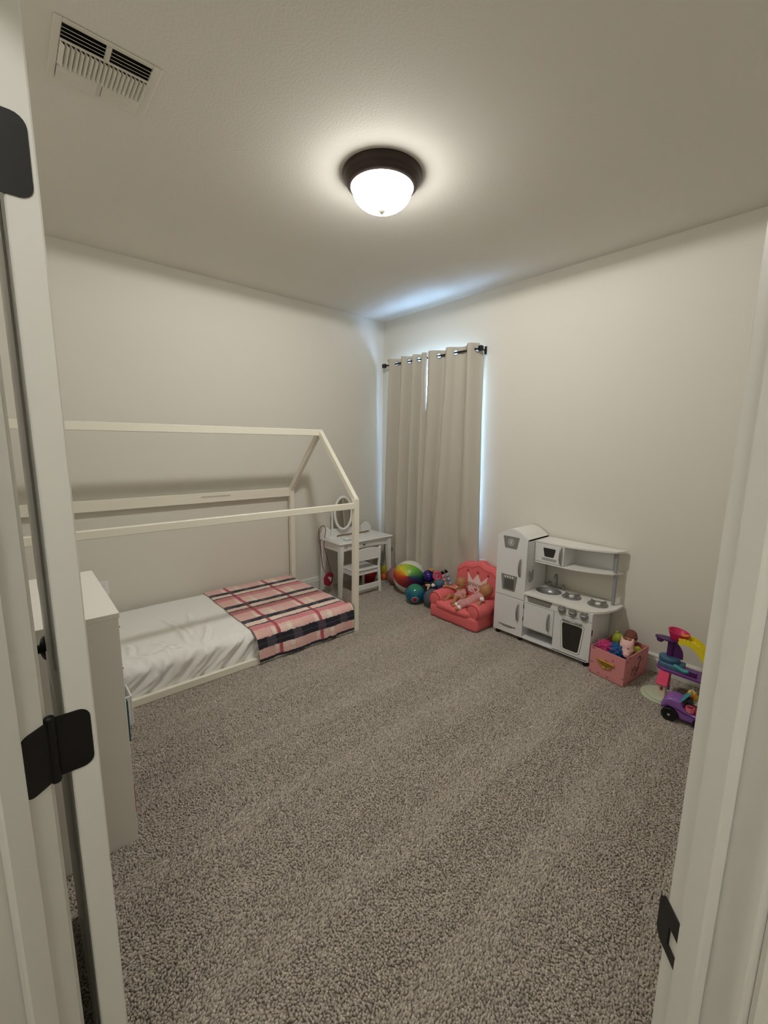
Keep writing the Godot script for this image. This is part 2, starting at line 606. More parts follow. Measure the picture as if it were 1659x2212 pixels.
func build_window() -> void:
	var w := Node3D.new()
	add_named(w, "window_1", self)
	w.position = Vector3(0, 0.62, 0.73)
	w.set_meta("kind", "structure")
	var y0 := 0.62; var y1 := 2.2; var z0 := 0.26; var z1 := 1.20
	var s := st()
	bx(s, Vector3(0.07, y0, z0), Vector3(0.13, y1, z0 + 0.045), 0.002)
	bx(s, Vector3(0.07, y0, z1 - 0.045), Vector3(0.13, y1, z1), 0.002)
	bx(s, Vector3(0.07, y0, z0 + 0.045), Vector3(0.13, y0 + 0.05, z1 - 0.045), 0.002)
	bx(s, Vector3(0.07, y1 - 0.045, z0 + 0.045), Vector3(0.13, y1, z1 - 0.045), 0.002)
	bx(s, Vector3(0.08, 1.39, z0 + 0.045), Vector3(0.125, 1.43, z1 - 0.045), 0.002)
	part(w, "window_frame", s, M.trim)
	var g := mt(Color(0.95, 0.98, 1.0, 0.08), 0.0)
	g.transparency = BaseMaterial3D.TRANSPARENCY_ALPHA
	pbox(w, "pane", g, Vector3(0.100, y0 + 0.05, z0 + 0.045), Vector3(0.104, 1.39, z1 - 0.045), 0.0)
	pbox(w, "pane", g, Vector3(0.100, 1.43, z0 + 0.045), Vector3(0.104, y1 - 0.045, z1 - 0.045), 0.0)
	pbox(w, "window_sill", M.trim, Vector3(-0.03, y0 - 0.02, z0 - 0.04), Vector3(0.07, y0, z1 + 0.04), 0.004)

func rounded_rect(w: float, h: float, r: float, n := 4) -> PackedVector2Array:
	var p := PackedVector2Array()
	for q in 4:
		var c := Vector2((w / 2 - r) * (1 if q in [0, 3] else -1), (h / 2 - r) * (1 if q in [0, 1] else -1))
		for k in n + 1:
			var a := PI / 2 * q + PI / 2 * k / n
			p.append(c + Vector2(cos(a), sin(a)) * r)
	return p

func build_doorway() -> void:
	var t := Node3D.new()
	add_named(t, "trim_1", self)
	t.position = DOOR_O
	t.set_meta("kind", "structure")
	t.set_meta("label", "white painted door frame around the open doorway")
	var W := 0.787
	var s := st()
	bx(s, Vector3(-0.02, 0, 0), Vector3(0, 2.045, 0.115), 0.002, DX)
	part(t, "jamb", s, M.trim)
	s = st()
	bx(s, Vector3(W, 0, 0), Vector3(W + 0.02, 2.045, 0.115), 0.002, DX)
	part(t, "jamb", s, M.trim)
	s = st()
	bx(s, Vector3(-0.02, 2.045, 0), Vector3(W + 0.02, 2.062, 0.115), 0.002, DX)
	part(t, "head_jamb", s, M.trim)
	for side in 3:
		s = st()
		if side == 0: bx(s, Vector3(0, 0, 0.040), Vector3(0.011, 2.045, 0.074), 0.002, DX)
		elif side == 1: bx(s, Vector3(W - 0.011, 0, 0.040), Vector3(W, 2.045, 0.074), 0.002, DX)
		else: bx(s, Vector3(0.011, 2.034, 0.040), Vector3(W - 0.011, 2.045, 0.074), 0.002, DX)
		part(t, "door_stop", s, M.trim)
	for face in 2:
		for side in 3:
			s = st()
			var zo := 0.0 if face == 0 else 0.115
			var dz := -1.0 if face == 0 else 1.0
			for lay: Array in [[0.005, 0.058, 0.009], [0.016, 0.058, 0.013], [0.040, 0.058, 0.017]]:
				var za := minf(zo, zo + dz * lay[2])
				var zb := maxf(zo, zo + dz * lay[2])
				if side == 0: bx(s, Vector3(-lay[1] - 0.005, 0, za), Vector3(-lay[0], 2.05 + lay[1], zb), 0.002, DX)
				elif side == 1: bx(s, Vector3(W + lay[0], 0, za), Vector3(W + lay[1] + 0.005, 2.05 + lay[1], zb), 0.002, DX)
				else: bx(s, Vector3(-lay[0], 2.045 + lay[0], za), Vector3(W + lay[0], 2.05 + lay[1], zb), 0.002, DX)
			part(t, "casing", s, M.trim)
	# strike plate on the latch jamb
	s = st()
	var sp := PackedVector2Array([Vector2(-0.012, 0.020), Vector2(-0.004, 0.029), Vector2(0.031, 0.029), Vector2(0.033, 0.026), Vector2(0.033, 0.006), Vector2(0.012, 0.006), Vector2(0.012, -0.016), Vector2(0.033, -0.016), Vector2(0.033, -0.027), Vector2(0.031, -0.029), Vector2(-0.004, -0.029), Vector2(-0.012, -0.020)])
	var bs := Transform3D(DX.basis * Basis(Vector3(0, 0, 1), UP, Vector3(-1, 0, 0)), DX * Vector3(W, 0.955, 0))
	prism(s, sp, 0.0022, bs, 0.0006)
	part(t, "strike_plate", s, M.black, "black metal strike plate")
	# the door itself, swung into the room
	var e := Vector3(0.004, 0, -0.99999).normalized()
	var tx := Transform3D(Basis(e, UP, Vector3(-e.z, 0, e.x)), HINGE)
	var d := Node3D.new()
	add_named(d, "door_1", self)
	d.position = HINGE
	d.set_meta("kind", "structure")
	d.set_meta("label", "white door swung wide open beside the left jamb")
	s = st()
	var t0 := 0.0175; var t1 := 0.0515; var L := 0.775
	bx(s, Vector3(0.004, 0.012, t0), Vector3(L, 2.04, t1), 0.002, tx)
	part(d, "door_slab", s, M.trim)
	for fz: Array in [[t0 - 0.003, t0 + 0.002], [t1 - 0.002, t1 + 0.003]]:
		for py: Array in [[0.25, 0.95], [1.12, 1.92]]:
			s = st()
			bx(s, Vector3(0.13, py[0], fz[0]), Vector3(L - 0.13, py[1], fz[1]), 0.003, tx)
			part(d, "panel", s, M.trim)
	for y: float in [1.81, 1.067, 0.32]:
		s = st()
		var lf := PackedVector2Array()
		for q in rounded_rect(0.040, 0.089, 0.014, 5): lf.append(q)
		# rounded only away from the knuckle
		for i in lf.size():
			if lf[i].x < 0: lf[i] = Vector2(-0.020, signf(lf[i].y) * 0.0445)
		var clean := PackedVector2Array()
		for q in lf:
			if clean.is_empty() or clean[clean.size() - 1].distance_to(q) > 1e-5: clean.append(q)
		var bl := Transform3D(tx.basis * Basis(Vector3(0, 0, 1), UP, Vector3(-1, 0, 0)), tx * Vector3(0.0045, y, 0.0255))
		prism(s, clean, 0.002, bl)
		var hg := part(d, "hinge_leaf", s, M.black, "black hinge leaf")
		s = st()
		tube(s, [HINGE + UP * (y - 0.047), HINGE + UP * (y + 0.047)], 0.0063, 12)
		ell(s, HINGE + UP * (y + 0.047), Vector3(0.0063, 0.004, 0.0063), 10)
		ell(s, HINGE + UP * (y - 0.047), Vector3(0.0063, 0.004, 0.0063), 10)
		part(hg, "knuckle", s, M.black)
		s = st()
		var bj := Transform3D(DX.basis * Basis(Vector3(0, 0, 1), UP, Vector3(-1, 0, 0)), DX * Vector3(0.0018, y, 0.018))
		prism(s, clean, 0.002, bj)
		part(t, "hinge_leaf", s, M.black, "black hinge leaf on the jamb")
	for sd: float in [-1.0, 1.0]:
		s = st()
		var kz := t0 if sd < 0 else t1
		var kx := Transform3D(tx.basis * Basis(Vector3(1, 0, 0), Vector3(0, 0, sd), Vector3(0, -sd, 0)), tx * Vector3(L - 0.06, 0.93, kz))
		lathe(s, [Vector2(0.032, 0), Vector2(0.032, 0.004), Vector2(0.026, 0.009), Vector2(0.012, 0.013), Vector2(0.011, 0.022), Vector2(0.02, 0.027), Vector2(0.027, 0.035), Vector2(0.026, 0.045), Vector2(0.015, 0.051), Vector2(0, 0.052)], 24, kx)
		part(d, "door_knob", s, M.black, "round black door knob")
	# added fill lamp, out of view, lighting the frame from the hall side
	var hl := thing("hall_fill_light", "added unseen fill light shaped as a flush round hall ceiling light", "lamp", DX * Vector3(0.45, H, 0.85))
	s = st()
	lathe(s, [Vector2(0, 0), Vector2(0.15, 0), Vector2(0.15, -0.02), Vector2(0.13, -0.03)], 32, Transform3D(Basis.IDENTITY, hl.position))
	part(hl, "base", s, M.trim)
	s = st()
	var dm := mt(Color.WHITE, 0.5)
	dm.emission_enabled = true
	dm.emission = Color(1.0, 1.0, 0.96)
	dm.emission_energy_multiplier = 0.8
	lathe(s, [Vector2(0.13, -0.025), Vector2(0.12, -0.05), Vector2(0.08, -0.075), Vector2(0, -0.085)], 32, Transform3D(Basis.IDENTITY, hl.position))
	part(hl, "shade", s, dm)
	var ol := OmniLight3D.new()
	ol.name = "light"
	hl.add_child(ol)
	ol.position = Vector3(0, -0.16, 0)
	ol.light_color = Color(1.0, 1.0, 0.985)
	ol.light_energy = HALL_ENERGY
	ol.omni_range = 8.0
	ol.omni_attenuation = 2.0
	ol.light_size = 0.1
	ol.shadow_enabled = true

const HALL_ENERGY := 0.5
const LAMP_ENERGY := 1.75

func build_ceiling_light() -> void:
	var c := Vector3(-1.66, H, 1.885)
	var t := thing("ceiling_light", "round dark bronze flush ceiling light with glowing white glass dome", "lamp", c)
	var xf := Transform3D(Basis.IDENTITY, c)
	var s := st()
	lathe(s, [Vector2(0.0, 0.0), Vector2(0.188, 0), Vector2(0.190, -0.006), Vector2(0.186, -0.012), Vector2(0.182, -0.016), Vector2(0.181, -0.024), Vector2(0.174, -0.032), Vector2(0.170, -0.036), Vector2(0.168, -0.046), Vector2(0.158, -0.056), Vector2(0.150, -0.060), Vector2(0.146, -0.055), Vector2(0.144, -0.04), Vector2(0, -0.04)], 64, xf)
	part(t, "bronze_pan", s, M.bronze)
	var dm := mt(Color.WHITE, 0.35)
	dm.emission_enabled = true
	dm.emission = Color(1.0, 0.992, 0.972)
	dm.emission_energy_multiplier = 21.0
	s = st()
	var pr := [Vector2(0.146, -0.052), Vector2(0.149, -0.058), Vector2(0.147, -0.064)]
	for i in 13:
		var a := PI / 2 * (1.0 - i / 12.0)
		pr.append(Vector2(0.142 * sin(a), -0.064 - 0.092 * cos(a)))
	lathe(s, pr, 64, xf)
	part(t, "glass_dome", s, dm, "glowing frosted glass dome")
	s = st()
	lathe(s, [Vector2(0.0, -0.152), Vector2(0.015, -0.152), Vector2(0.016, -0.158), Vector2(0.009, -0.165), Vector2(0.004, -0.169), Vector2(0, -0.170)], 20, xf)
	part(t, "finial", s, mt(col(186, 180, 170), 0.35, 0.2))
	var ol := SpotLight3D.new()
	ol.name = "light"
	t.add_child(ol)
	ol.position = Vector3(0, -0.070, 0)
	ol.rotation = Vector3(-PI / 2, 0, 0)
	ol.light_color = Color(1.0, 0.992, 0.972)
	ol.light_energy = LAMP_ENERGY
	ol.spot_range = 12.0
	ol.spot_attenuation = 2.0
	ol.spot_angle = 90.0
	ol.spot_angle_attenuation = 0.0
	ol.light_size = 0.09
	ol.shadow_enabled = true

func build_vent() -> void:
	var x0 := -2.895; var x1 := -2.595; var z0 := 1.525; var z1 := 1.815
	var t := thing("ceiling_vent", "white rectangular ceiling air vent with rows of angled slats", "air vent", Vector3((x0 + x1) / 2, H, (z0 + z1) / 2))
	var m := mt(col(222, 218, 205), 0.5)
	var s := st()
	var ix0 := x0 + 0.022; var ix1 := x1 - 0.030; var iz0 := z0 + 0.018; var iz1 := z1 - 0.018
	var ya := H - 0.005
	bx(s, Vector3(x0, ya, z0), Vector3(ix0, H, z1), 0.003)
	bx(s, Vector3(ix1, ya, z0), Vector3(x1, H, z1), 0.003)
	bx(s, Vector3(ix0, ya, z0), Vector3(ix1, H, iz0), 0.003)
	bx(s, Vector3(ix0, ya, iz1), Vector3(ix1, H, z1), 0.003)
	part(t, "frame", s, m)
	pbox(t, "duct_shade_sheet", mt(col(18, 17, 16), 0.9), Vector3(ix0, H - 0.001, iz0), Vector3(ix1, H - 0.0002, iz1), 0.0, "near-black sheet painted as the shade behind the slats")  # flat near-black sheet, its colour stands in for shade above the slats
	# three bands: four slats each side of a bar, fins across, four slats again
	var zb := iz1 - 0.070
	var za := iz0 + 0.068
	pbox(t, "rail", m, Vector3(ix0, ya - 0.001, zb - 0.006), Vector3(ix1, H - 0.002, zb + 0.004), 0.001)
	pbox(t, "rail", m, Vector3(ix0, ya - 0.001, za - 0.004), Vector3(ix1, H - 0.002, za + 0.004), 0.001)
	var xm := (ix0 + ix1) / 2
	for band: Array in [[zb + 0.004, iz1, 1.0], [iz0, za - 0.004, -1.0]]:
		pbox(t, "mullion", m, Vector3(xm - 0.008, ya - 0.001, band[0]), Vector3(xm + 0.008, H - 0.002, band[1]), 0.001)
		for k in 4:
			var zc: float = lerpf(band[0], band[1], (k + 0.5) / 4.0)
			for seg: Array in [[ix0, xm - 0.008], [xm + 0.008, ix1]]:
				s = st()
				var tilt := Basis(Vector3(1, 0, 0), 0.62 if band[2] > 0 else -0.40)
				bx(s, Vector3(-(seg[1] - seg[0]) / 2, -0.0006, -0.009), Vector3((seg[1] - seg[0]) / 2, 0.0006, 0.009), 0.0, Transform3D(tilt, Vector3((seg[0] + seg[1]) / 2, H - 0.010, zc)))
				part(t, "slat", s, m)
	for k in 19:
		var xc := lerpf(ix0, ix1, (k + 0.5) / 19.0)
		s = st()
		bx(s, Vector3(-0.0006, -0.008, za + 0.004), Vector3(0.0006, 0.008, zb - 0.006), 0.0, Transform3D(Basis(Vector3(0, 0, 1), 0.8), Vector3(xc, H - 0.010, 0)))
		part(t, "fin", s, m)

func build_bed() -> void:
	var xr := -1.140; var xl := -3.170; var zf := 1.057; var zb := 0.030; var w := 0.043
	var t := thing("house_bed", "cream wooden house-frame floor bed with open gable roof", "bed", Vector3((xl + xr) / 2, 0, (zf + zb) / 2))
	for px: float in [xr - w, xl]:
		for pz: float in [zf - w, zb]:
			pbox(t, "post", M.bed, Vector3(px, 0, pz), Vector3(px + w, 1.062, pz + w))
	var zm := (zf + zb) / 2
	var s := st()
	var ridge_y := 1.560
	bar(s, Vector3(xl, ridge_y, zm), Vector3(xr, ridge_y, zm), 0.038, 0.052)
	part(t, "ridge_beam", s, M.bed)
	for px: float in [xr - w / 2, xl + w / 2]:
		for sd: float in [-1.0, 1.0]:
			s = st()
			var zp := zf - w / 2 if sd > 0 else zb + w / 2
			var a := Vector3(px, 1.050, zp)
			var b := Vector3(px, 1.566, zm + sd * 0.006)
			bar(s, a, b, 0.043, 0.036, Vector3.RIGHT)
			part(t, "rafter", s, M.bed)
	pbox(t, "rail", M.bed, Vector3(xl + w, 0.986, zf - w + 0.004), Vector3(xr - w, 1.031, zf - 0.008))
	pbox(t, "rail", M.bed, Vector3(xl + w, 0.982, zb + 0.004), Vector3(xr - w, 1.062, zb + 0.028))
	pbox(t, "side_board", M.bed, Vector3(xl + w, 0.004, zf - 0.030), Vector3(xr - w, 0.050, zf - 0.004))
	pbox(t, "side_board", M.bed, Vector3(xl + w, 0.004, zb + 0.006), Vector3(xr - w, 0.050, zb + 0.032))
	pbox(t, "end_board", M.bed, Vector3(xr - 0.034, 0.004, zb + w), Vector3(xr - 0.008, 0.050, zf - w))
	pbox(t, "end_board", M.bed, Vector3(xl + 0.008, 0.004, zb + w), Vector3(xl + 0.034, 0.050, zf - w))
	for k in 10:
		var sx := lerpf(xl + 0.1, xr - 0.1, k / 9.0)
		pbox(t, "slat", M.bed, Vector3(sx - 0.035, 0.012, zb + 0.034), Vector3(sx + 0.035, 0.028, zf - 0.032))
	# printed strip on the back rail
	pbox(t, "warning_label", mt(col(196, 190, 176), 0.6), Vector3(-1.98, 1.024, zb + 0.0282), Vector3(-1.74, 1.036, zb + 0.0287), 0.0, "small grey printed strip")
	for b: Array in [[xr - 0.030, 1.04, zb + w + 0.001], [xr - 0.012, 1.03, zb + w + 0.001]]:
		s = st()
		tube(s, [Vector3(b[0], b[1], b[2] - 0.004), Vector3(b[0], b[1], b[2] + 0.001)], 0.004, 8)
		part(t, "bolt", s, M.bronze)
	# mattress in its sheet
	var no := FastNoiseLite.new()
	no.seed = 21; no.frequency = 1.0; no.fractal_octaves = 2
	s = st()
	sg += 1
	s.set_smooth_group(sg)
	var mx0 := -3.115; var mx1 := -1.195; var mz0 := 0.066; var mz1 := 1.022; var top := 0.228; var bot := 0.030
	var NU := 320; var prof := []
	# cross-section in (z, y) from the back floor over the top to the front floor
	for k in 7: prof.append(Vector2(mz0, lerpf(bot, top - 0.03, k / 6.0)))
	for k in range(1, 5): prof.append(Vector2(mz0 + 0.03 * (1 - cos(PI / 2 * k / 4)), top - 0.03 + 0.03 * sin(PI / 2 * k / 4)))
	for k in range(1, 96): prof.append(Vector2(lerpf(mz0 + 0.03, mz1 - 0.07, k / 96.0), top))
	for k in range(0, 9): prof.append(Vector2(mz1 - 0.07 + 0.07 * sin(PI / 2 * k / 8), top - 0.055 + 0.055 * cos(PI / 2 * k / 8)))
	for k in range(1, 19): prof.append(Vector2(mz1, lerpf(top - 0.055, bot, k / 18.0)))
	var creases := [[Vector2(-2.433, 0.363), Vector2(-2.393, 0.95), 0.016], [Vector2(-2.246, 0.405), Vector2(-2.295, 0.642), 0.010], [Vector2(-2.203, 0.678), Vector2(-2.320, 0.97), 0.012], [Vector2(-2.571, 0.759), Vector2(-2.467, 0.96), 0.011], [Vector2(-2.210, 0.481), Vector2(-2.278, 0.676), 0.006], [Vector2(-2.184, 0.524), Vector2(-2.238, 0.670), 0.006], [Vector2(-2.340, 0.60), Vector2(-2.350, 0.83), 0.008], [Vector2(-2.680, 0.702), Vector2(-2.704, 0.881), 0.012], [Vector2(-2.60, 0.93), Vector2(-2.43, 0.97), 0.012], [Vector2(-2.598, 0.59), Vector2(-2.490, 0.56), 0.006], [Vector2(-2.54, 0.90), Vector2(-2.42, 0.90), 0.008], [Vector2(-2.76, 0.86), Vector2(-2.62, 0.95), 0.010]]
	var P := func(i: int, j: int) -> Vector3:
		var u := float(i) / NU
		var x := lerpf(mx0, mx1, u)
		var q: Vector2 = prof[j]
		var p := Vector3(x, q.y, q.x)
		# long pulled folds down the open front side, leaning away from the foot end
		var front := smoothstep(mz1 - 0.16, mz1 - 0.005, q.x)
		var down := clampf((top - q.y) / (top - bot), 0, 1)
		var xs := x + down * 0.17 * (1.0 + 0.4 * no.get_noise_1d(x * 1.3))
		var fold := pow(absf(sin(xs * 23.0 + 1.1 * no.get_noise_2d(xs * 3.0, down * 0.6))), 1.6)
		var fold2 := pow(absf(sin(xs * 51.0 + 2.2 * no.get_noise_2d(xs * 5.0, down * 1.2))), 2.0)
		p.z += front * smoothstep(0.0, 0.22, down) * (fold * 0.024 + fold2 * 0.011 - 0.012) * (1.0 - 0.35 * down)
		# puckers where the sheet turns over the edge
		p.y += 0.007 * smoothstep(mz1 - 0.15, mz1 - 0.03, q.x) * (1.0 - smoothstep(0.15, 0.45, down)) * no.get_noise_2d(x * 16.0, q.x * 9.0)
		# creases running in over the top
		var onto := smoothstep(mz1 - 0.60, mz1 - 0.05, q.x) * (1.0 - front * 0.6)
		if q.y > top - 0.03: p.y += 0.003 * no.get_noise_2d(x * 3, q.x * 3) + 0.0035 * onto * no.get_noise_2d(x * 9.0 + q.x * 6.0, q.x * 5.0 - x * 2.0)
		# marked wrinkles: a rounded ridge with a hollow on one side
		if q.y > top - 0.04:
			for wr: Array in creases:
				var a: Vector2 = wr[0]
				var b: Vector2 = wr[1]
				var pt := Vector2(x, q.x)
				var tt := clampf((pt - a).dot(b - a) / (b - a).length_squared(), 0, 1)
				var foot := a.lerp(b, tt) + (b - a).orthogonal() * 0.06 * sin(PI * tt)
				var off := (pt - foot).dot((b - a).orthogonal().normalized())
				var dd := pt.distance_to(foot)
				if dd < 0.09:
					var endf := smoothstep(0.0, 0.25, tt) * smoothstep(1.0, 0.75, tt)
					var hgt: float = wr[2]
					p.y += endf * hgt * (exp(-dd * dd / 0.00028) - 0.75 * exp(-pow(off - 0.026, 2) / 0.00030) * exp(-pow(maxf(0.0, dd - 0.03) / 0.03, 2)))
		# round the two ends
		var er := 0.03
		var ex := minf(x - mx0, mx1 - x)
		if ex < er:
			var dro := er - sqrt(maxf(0.0, er * er - (er - ex) * (er - ex)))
			if q.y > bot + 0.01: p.y = maxf(bot, p.y - dro)
		return p
	var rows := []
	for i in NU + 1:
		var r: Array[Vector3] = []
		for j in prof.size(): r.append(P.call(i, j))
		rows.append(r)
	for i in NU:
		for j in prof.size() - 1:
			var c := Vector3((rows[i][j].x + rows[i + 1][j].x) / 2, 0.1, 0.54)
			quad(s, rows[i][j], rows[i + 1][j], rows[i + 1][j + 1], rows[i][j + 1], (rows[i][j] + rows[i + 1][j + 1]) / 2 - c)
	sg += 1
	s.set_smooth_group(sg)
	for e in [0, NU]:
		for j in range(1, prof.size() - 1): tri(s, rows[e][0], rows[e][j], rows[e][j + 1], Vector3(-1 if e == 0 else 1, 0, 0))
	var mtt := thing("mattress", "low mattress in a wrinkled white fitted sheet on the house bed", "mattress", Vector3(-2.155, 0.03, 0.54))
	part(mtt, "fitted_sheet", s, M.sheet)
	blanket()
	# white bin by the head of the bed
	var bn := thing("storage_bin", "low white storage bin standing between the bookcase and the bed", "bin", Vector3(-2.86, 0, 1.115))
	s = st()
	bx(s, Vector3(-2.96, 0.0, 1.066), Vector3(-2.952, 0.165, 1.20), 0.002)
	bx(s, Vector3(-2.764, 0.0, 1.066), Vector3(-2.756, 0.165, 1.20), 0.002)
	bx(s, Vector3(-2.952, 0.0, 1.066), Vector3(-2.764, 0.165, 1.074), 0.002)
	bx(s, Vector3(-2.952, 0.0, 1.192), Vector3(-2.764, 0.165, 1.20), 0.002)
	part(bn, "side_panels", s, M.white_paint)
	pbox(bn, "bottom", M.white_paint, Vector3(-2.952, 0.0, 1.074), Vector3(-2.764, 0.008, 1.192), 0.001)

func plaid() -> Image:
	var W := 512; var Hh := 512
	var img := Image.create(W, Hh, false, Image.FORMAT_RGB8)
	var no := FastNoiseLite.new()
	no.seed = 4; no.frequency = 0.09
	var cream := Color(0.92, 0.85, 0.79)
	var pink := Color(0.86, 0.65, 0.63)
	var rose := Color(0.80, 0.46, 0.49)
	var red := Color(0.68, 0.27, 0.34)
	var navy := Color(0.12, 0.12, 0.17)
	var grey := Color(0.42, 0.38, 0.42)
	var total := 1.215   # length of cloth from the wall to the front hem
	for j in Hh:
		var v := total * j / Hh          # metres from the back edge
		for i in W:
			var u := 0.80 * i / W       # metres from the open edge
			var wob := no.get_noise_2d(i, j) * 0.006
			var vv := v + wob
			var uu := u + wob * 0.7
			# warp: bands of pink and cream along u
			var cu := fposmod(uu - 0.02, 0.335)
			var c := cream
			if cu < 0.10: c = cream.lerp(pink, 0.75)
			elif cu < 0.125: c = cream
			elif cu < 0.155: c = pink
			elif cu < 0.215: c = cream.lerp(pink, 0.35)
			elif cu < 0.25: c = cream
			elif cu < 0.335: c = cream.lerp(pink, 0.6)
			# weft
			var d := Color(-1, 0, 0)
			var o := vv - 0.155
			var big := vv > 1.045 and vv < 1.118
			if big:
				d = navy
				if absf(fposmod(uu, 0.2) - 0.1) < 0.035: d = grey.lerp(navy, 0.45)
				if absf(vv - 1.083) < 0.004: d = d.lerp(grey, 0.5)
			elif vv < 1.0:
				var cv := fposmod(o, 0.318)
				if cv < 0.052:
					d = navy
					if fposmod(uu, 0.14) < 0.045 and cv > 0.012 and cv < 0.042: d = grey.lerp(navy, 0.35)
				elif cv < 0.108: c = c.lerp(cream, 0.75)
				elif cv < 0.122: d = navy
				elif cv < 0.185: c = c.lerp(rose, 0.75)
				elif cv < 0.25: c = c.lerp(pink, 0.35)
			elif vv > 1.195: d = navy
			elif vv > 1.16: c = c.lerp(pink, 0.4)
			for ru: float in [0.165, 0.500]:
				if absf(uu - ru) < 0.012 and d.r < 0: c = c.lerp(red, 0.85)
				elif absf(uu - ru) < 0.012: d = d.lerp(red, 0.12)
			if d.r >= 0: c = d
			var g := 1.0 + 0.16 * no.get_noise_2d(i * 9.0, j * 9.0)
			img.set_pixel(i, j, Color(c.r * g, c.g * g, c.b * g))
	return img

func blanket() -> void:
	var m := mt(Color.WHITE, 0.95)
	m.albedo_texture = ImageTexture.create_from_image(plaid())
	m.rim_enabled = true
	m.rim = 0.3
	var no := FastNoiseLite.new()
	no.seed = 31; no.frequency = 2.4
	var path := []   # (z, y, arc)
	var L := 0.0
	var pts: Array[Vector2] = []
	var ty := 0.236
	pts.append(Vector2(0.058, 0.20))
	for k in 4: pts.append(Vector2(0.062 + 0.02 * k / 3.0, 0.222 + 0.014 * k / 3.0))
	for k in range(1, 60): pts.append(Vector2(lerpf(0.082, 0.985, k / 60.0), ty))
	for k in 11: pts.append(Vector2(0.985 + 0.082 * sin(PI / 2 * k / 10), ty - 0.065 + 0.065 * cos(PI / 2 * k / 10)))
	for k in range(1, 15): pts.append(Vector2(1.067 + 0.006 * k / 14.0, lerpf(ty - 0.065, 0.016, k / 14.0)))
	for i in pts.size():
		if i > 0: L += pts[i].distance_to(pts[i - 1])
		path.append(L)
	var NU := 70
	var rows := []
	var x0 := -2.008; var x1 := -1.200
	for i in NU + 1:
		var r := []
		for j in pts.size():
			var u := float(i) / NU
			var a: float = path[j] / L
			var x := lerpf(x0, x1, u) + 0.018 * smoothstep(0.75, 1.0, a) * (1 - u) + 0.006 * no.get_noise_1d(a * 3.0)
			var y := pts[j].y + 0.004 * no.get_noise_2d(x * 2.5, a * 4.0) + 0.003
			var z := pts[j].x
			if j > 70: z += 0.006 * sin(x * 21.0) * smoothstep(0.8, 1.0, a) + 0.006 * no.get_noise_2d(x * 4, a * 3)
			# sag over the foot end
			var sag := smoothstep(0.94, 1.0, u)
			if j > 4 and j < 66: y -= 0.028 * sag * sag
			if a > 0.93: y += 0.010 * no.get_noise_1d(x * 4.0) + 0.006
			r.append(Vector3(x, y, z))
		rows.append(r)
	var s := st()
	sg += 1
	s.set_smooth_group(sg)
	for i in NU:
		for j in pts.size() - 1:
			var v: Array[Vector3] = [rows[i][j], rows[i + 1][j], rows[i + 1][j + 1], rows[i][j + 1]]
			var t: Array[Vector2] = [Vector2(float(i) / NU, path[j] / L), Vector2(float(i + 1) / NU, path[j] / L), Vector2(float(i + 1) / NU, path[j + 1] / L), Vector2(float(i) / NU, path[j + 1] / L)]
			var c := Vector3(v[0].x, 0.05, 0.54)
			var order := [0, 1, 2, 0, 2, 3]
			if (v[1] - v[0]).cross(v[2] - v[0]).dot((v[0] + v[2]) / 2 - c) > 0: order = [0, 2, 1, 0, 3, 2]
			for k: int in order:
				s.set_uv(t[k])
				s.add_vertex(v[k])
	# thickness: rolled rim and an underside
	sg += 1
	s.set_smooth_group(sg)
	var under := []
	for i in NU + 1:
		var r := []
		for j in pts.size():
			var a: Vector3 = rows[i][mini(j + 1, pts.size() - 1)] - rows[i][maxi(j - 1, 0)]
			var b: Vector3 = rows[mini(i + 1, NU)][j] - rows[maxi(i - 1, 0)][j]
			var n := b.cross(a).normalized()
			if n.dot(rows[i][j] - Vector3(rows[i][j].x, 0.05, 0.54)) < 0: n = -n
			r.append(rows[i][j] - n * 0.005)
		under.append(r)
	for i in NU:
		for j in pts.size() - 1:
			var ids := [[i, j], [i + 1, j], [i + 1, j + 1], [i, j + 1]]
			for k: int in [0, 1, 2, 0, 2, 3]:
				s.set_uv(Vector2(float(ids[k][0]) / NU, path[ids[k][1]] / L))
				s.add_vertex(under[ids[k][0]][ids[k][1]])
	var rim := []
	for i in NU + 1: rim.append([i, pts.size() - 1])
	for i in NU: rim_quad(s, rows, under, [i, pts.size() - 1], [i + 1, pts.size() - 1], NU, path, L)
	for j in pts.size() - 1:
		rim_quad(s, rows, under, [0, j], [0, j + 1], NU, path, L)
		rim_quad(s, rows, under, [NU, j], [NU, j + 1], NU, path, L)
	one("plaid_blanket", "fuzzy pink, cream and black plaid blanket over the foot of the bed", "blanket", s, m)

func rim_quad(s: SurfaceTool, rows: Array, under: Array, p: Array, q: Array, NU: int, path: Array, L: float) -> void:
	var v := [[rows, p], [rows, q], [under, q], [under, p]]
	for k: int in [0, 1, 2, 0, 2, 3]:
		s.set_uv(Vector2(float(v[k][1][0]) / NU, path[v[k][1][1]] / L))
		s.add_vertex(v[k][0][v[k][1][0]][v[k][1][1]])

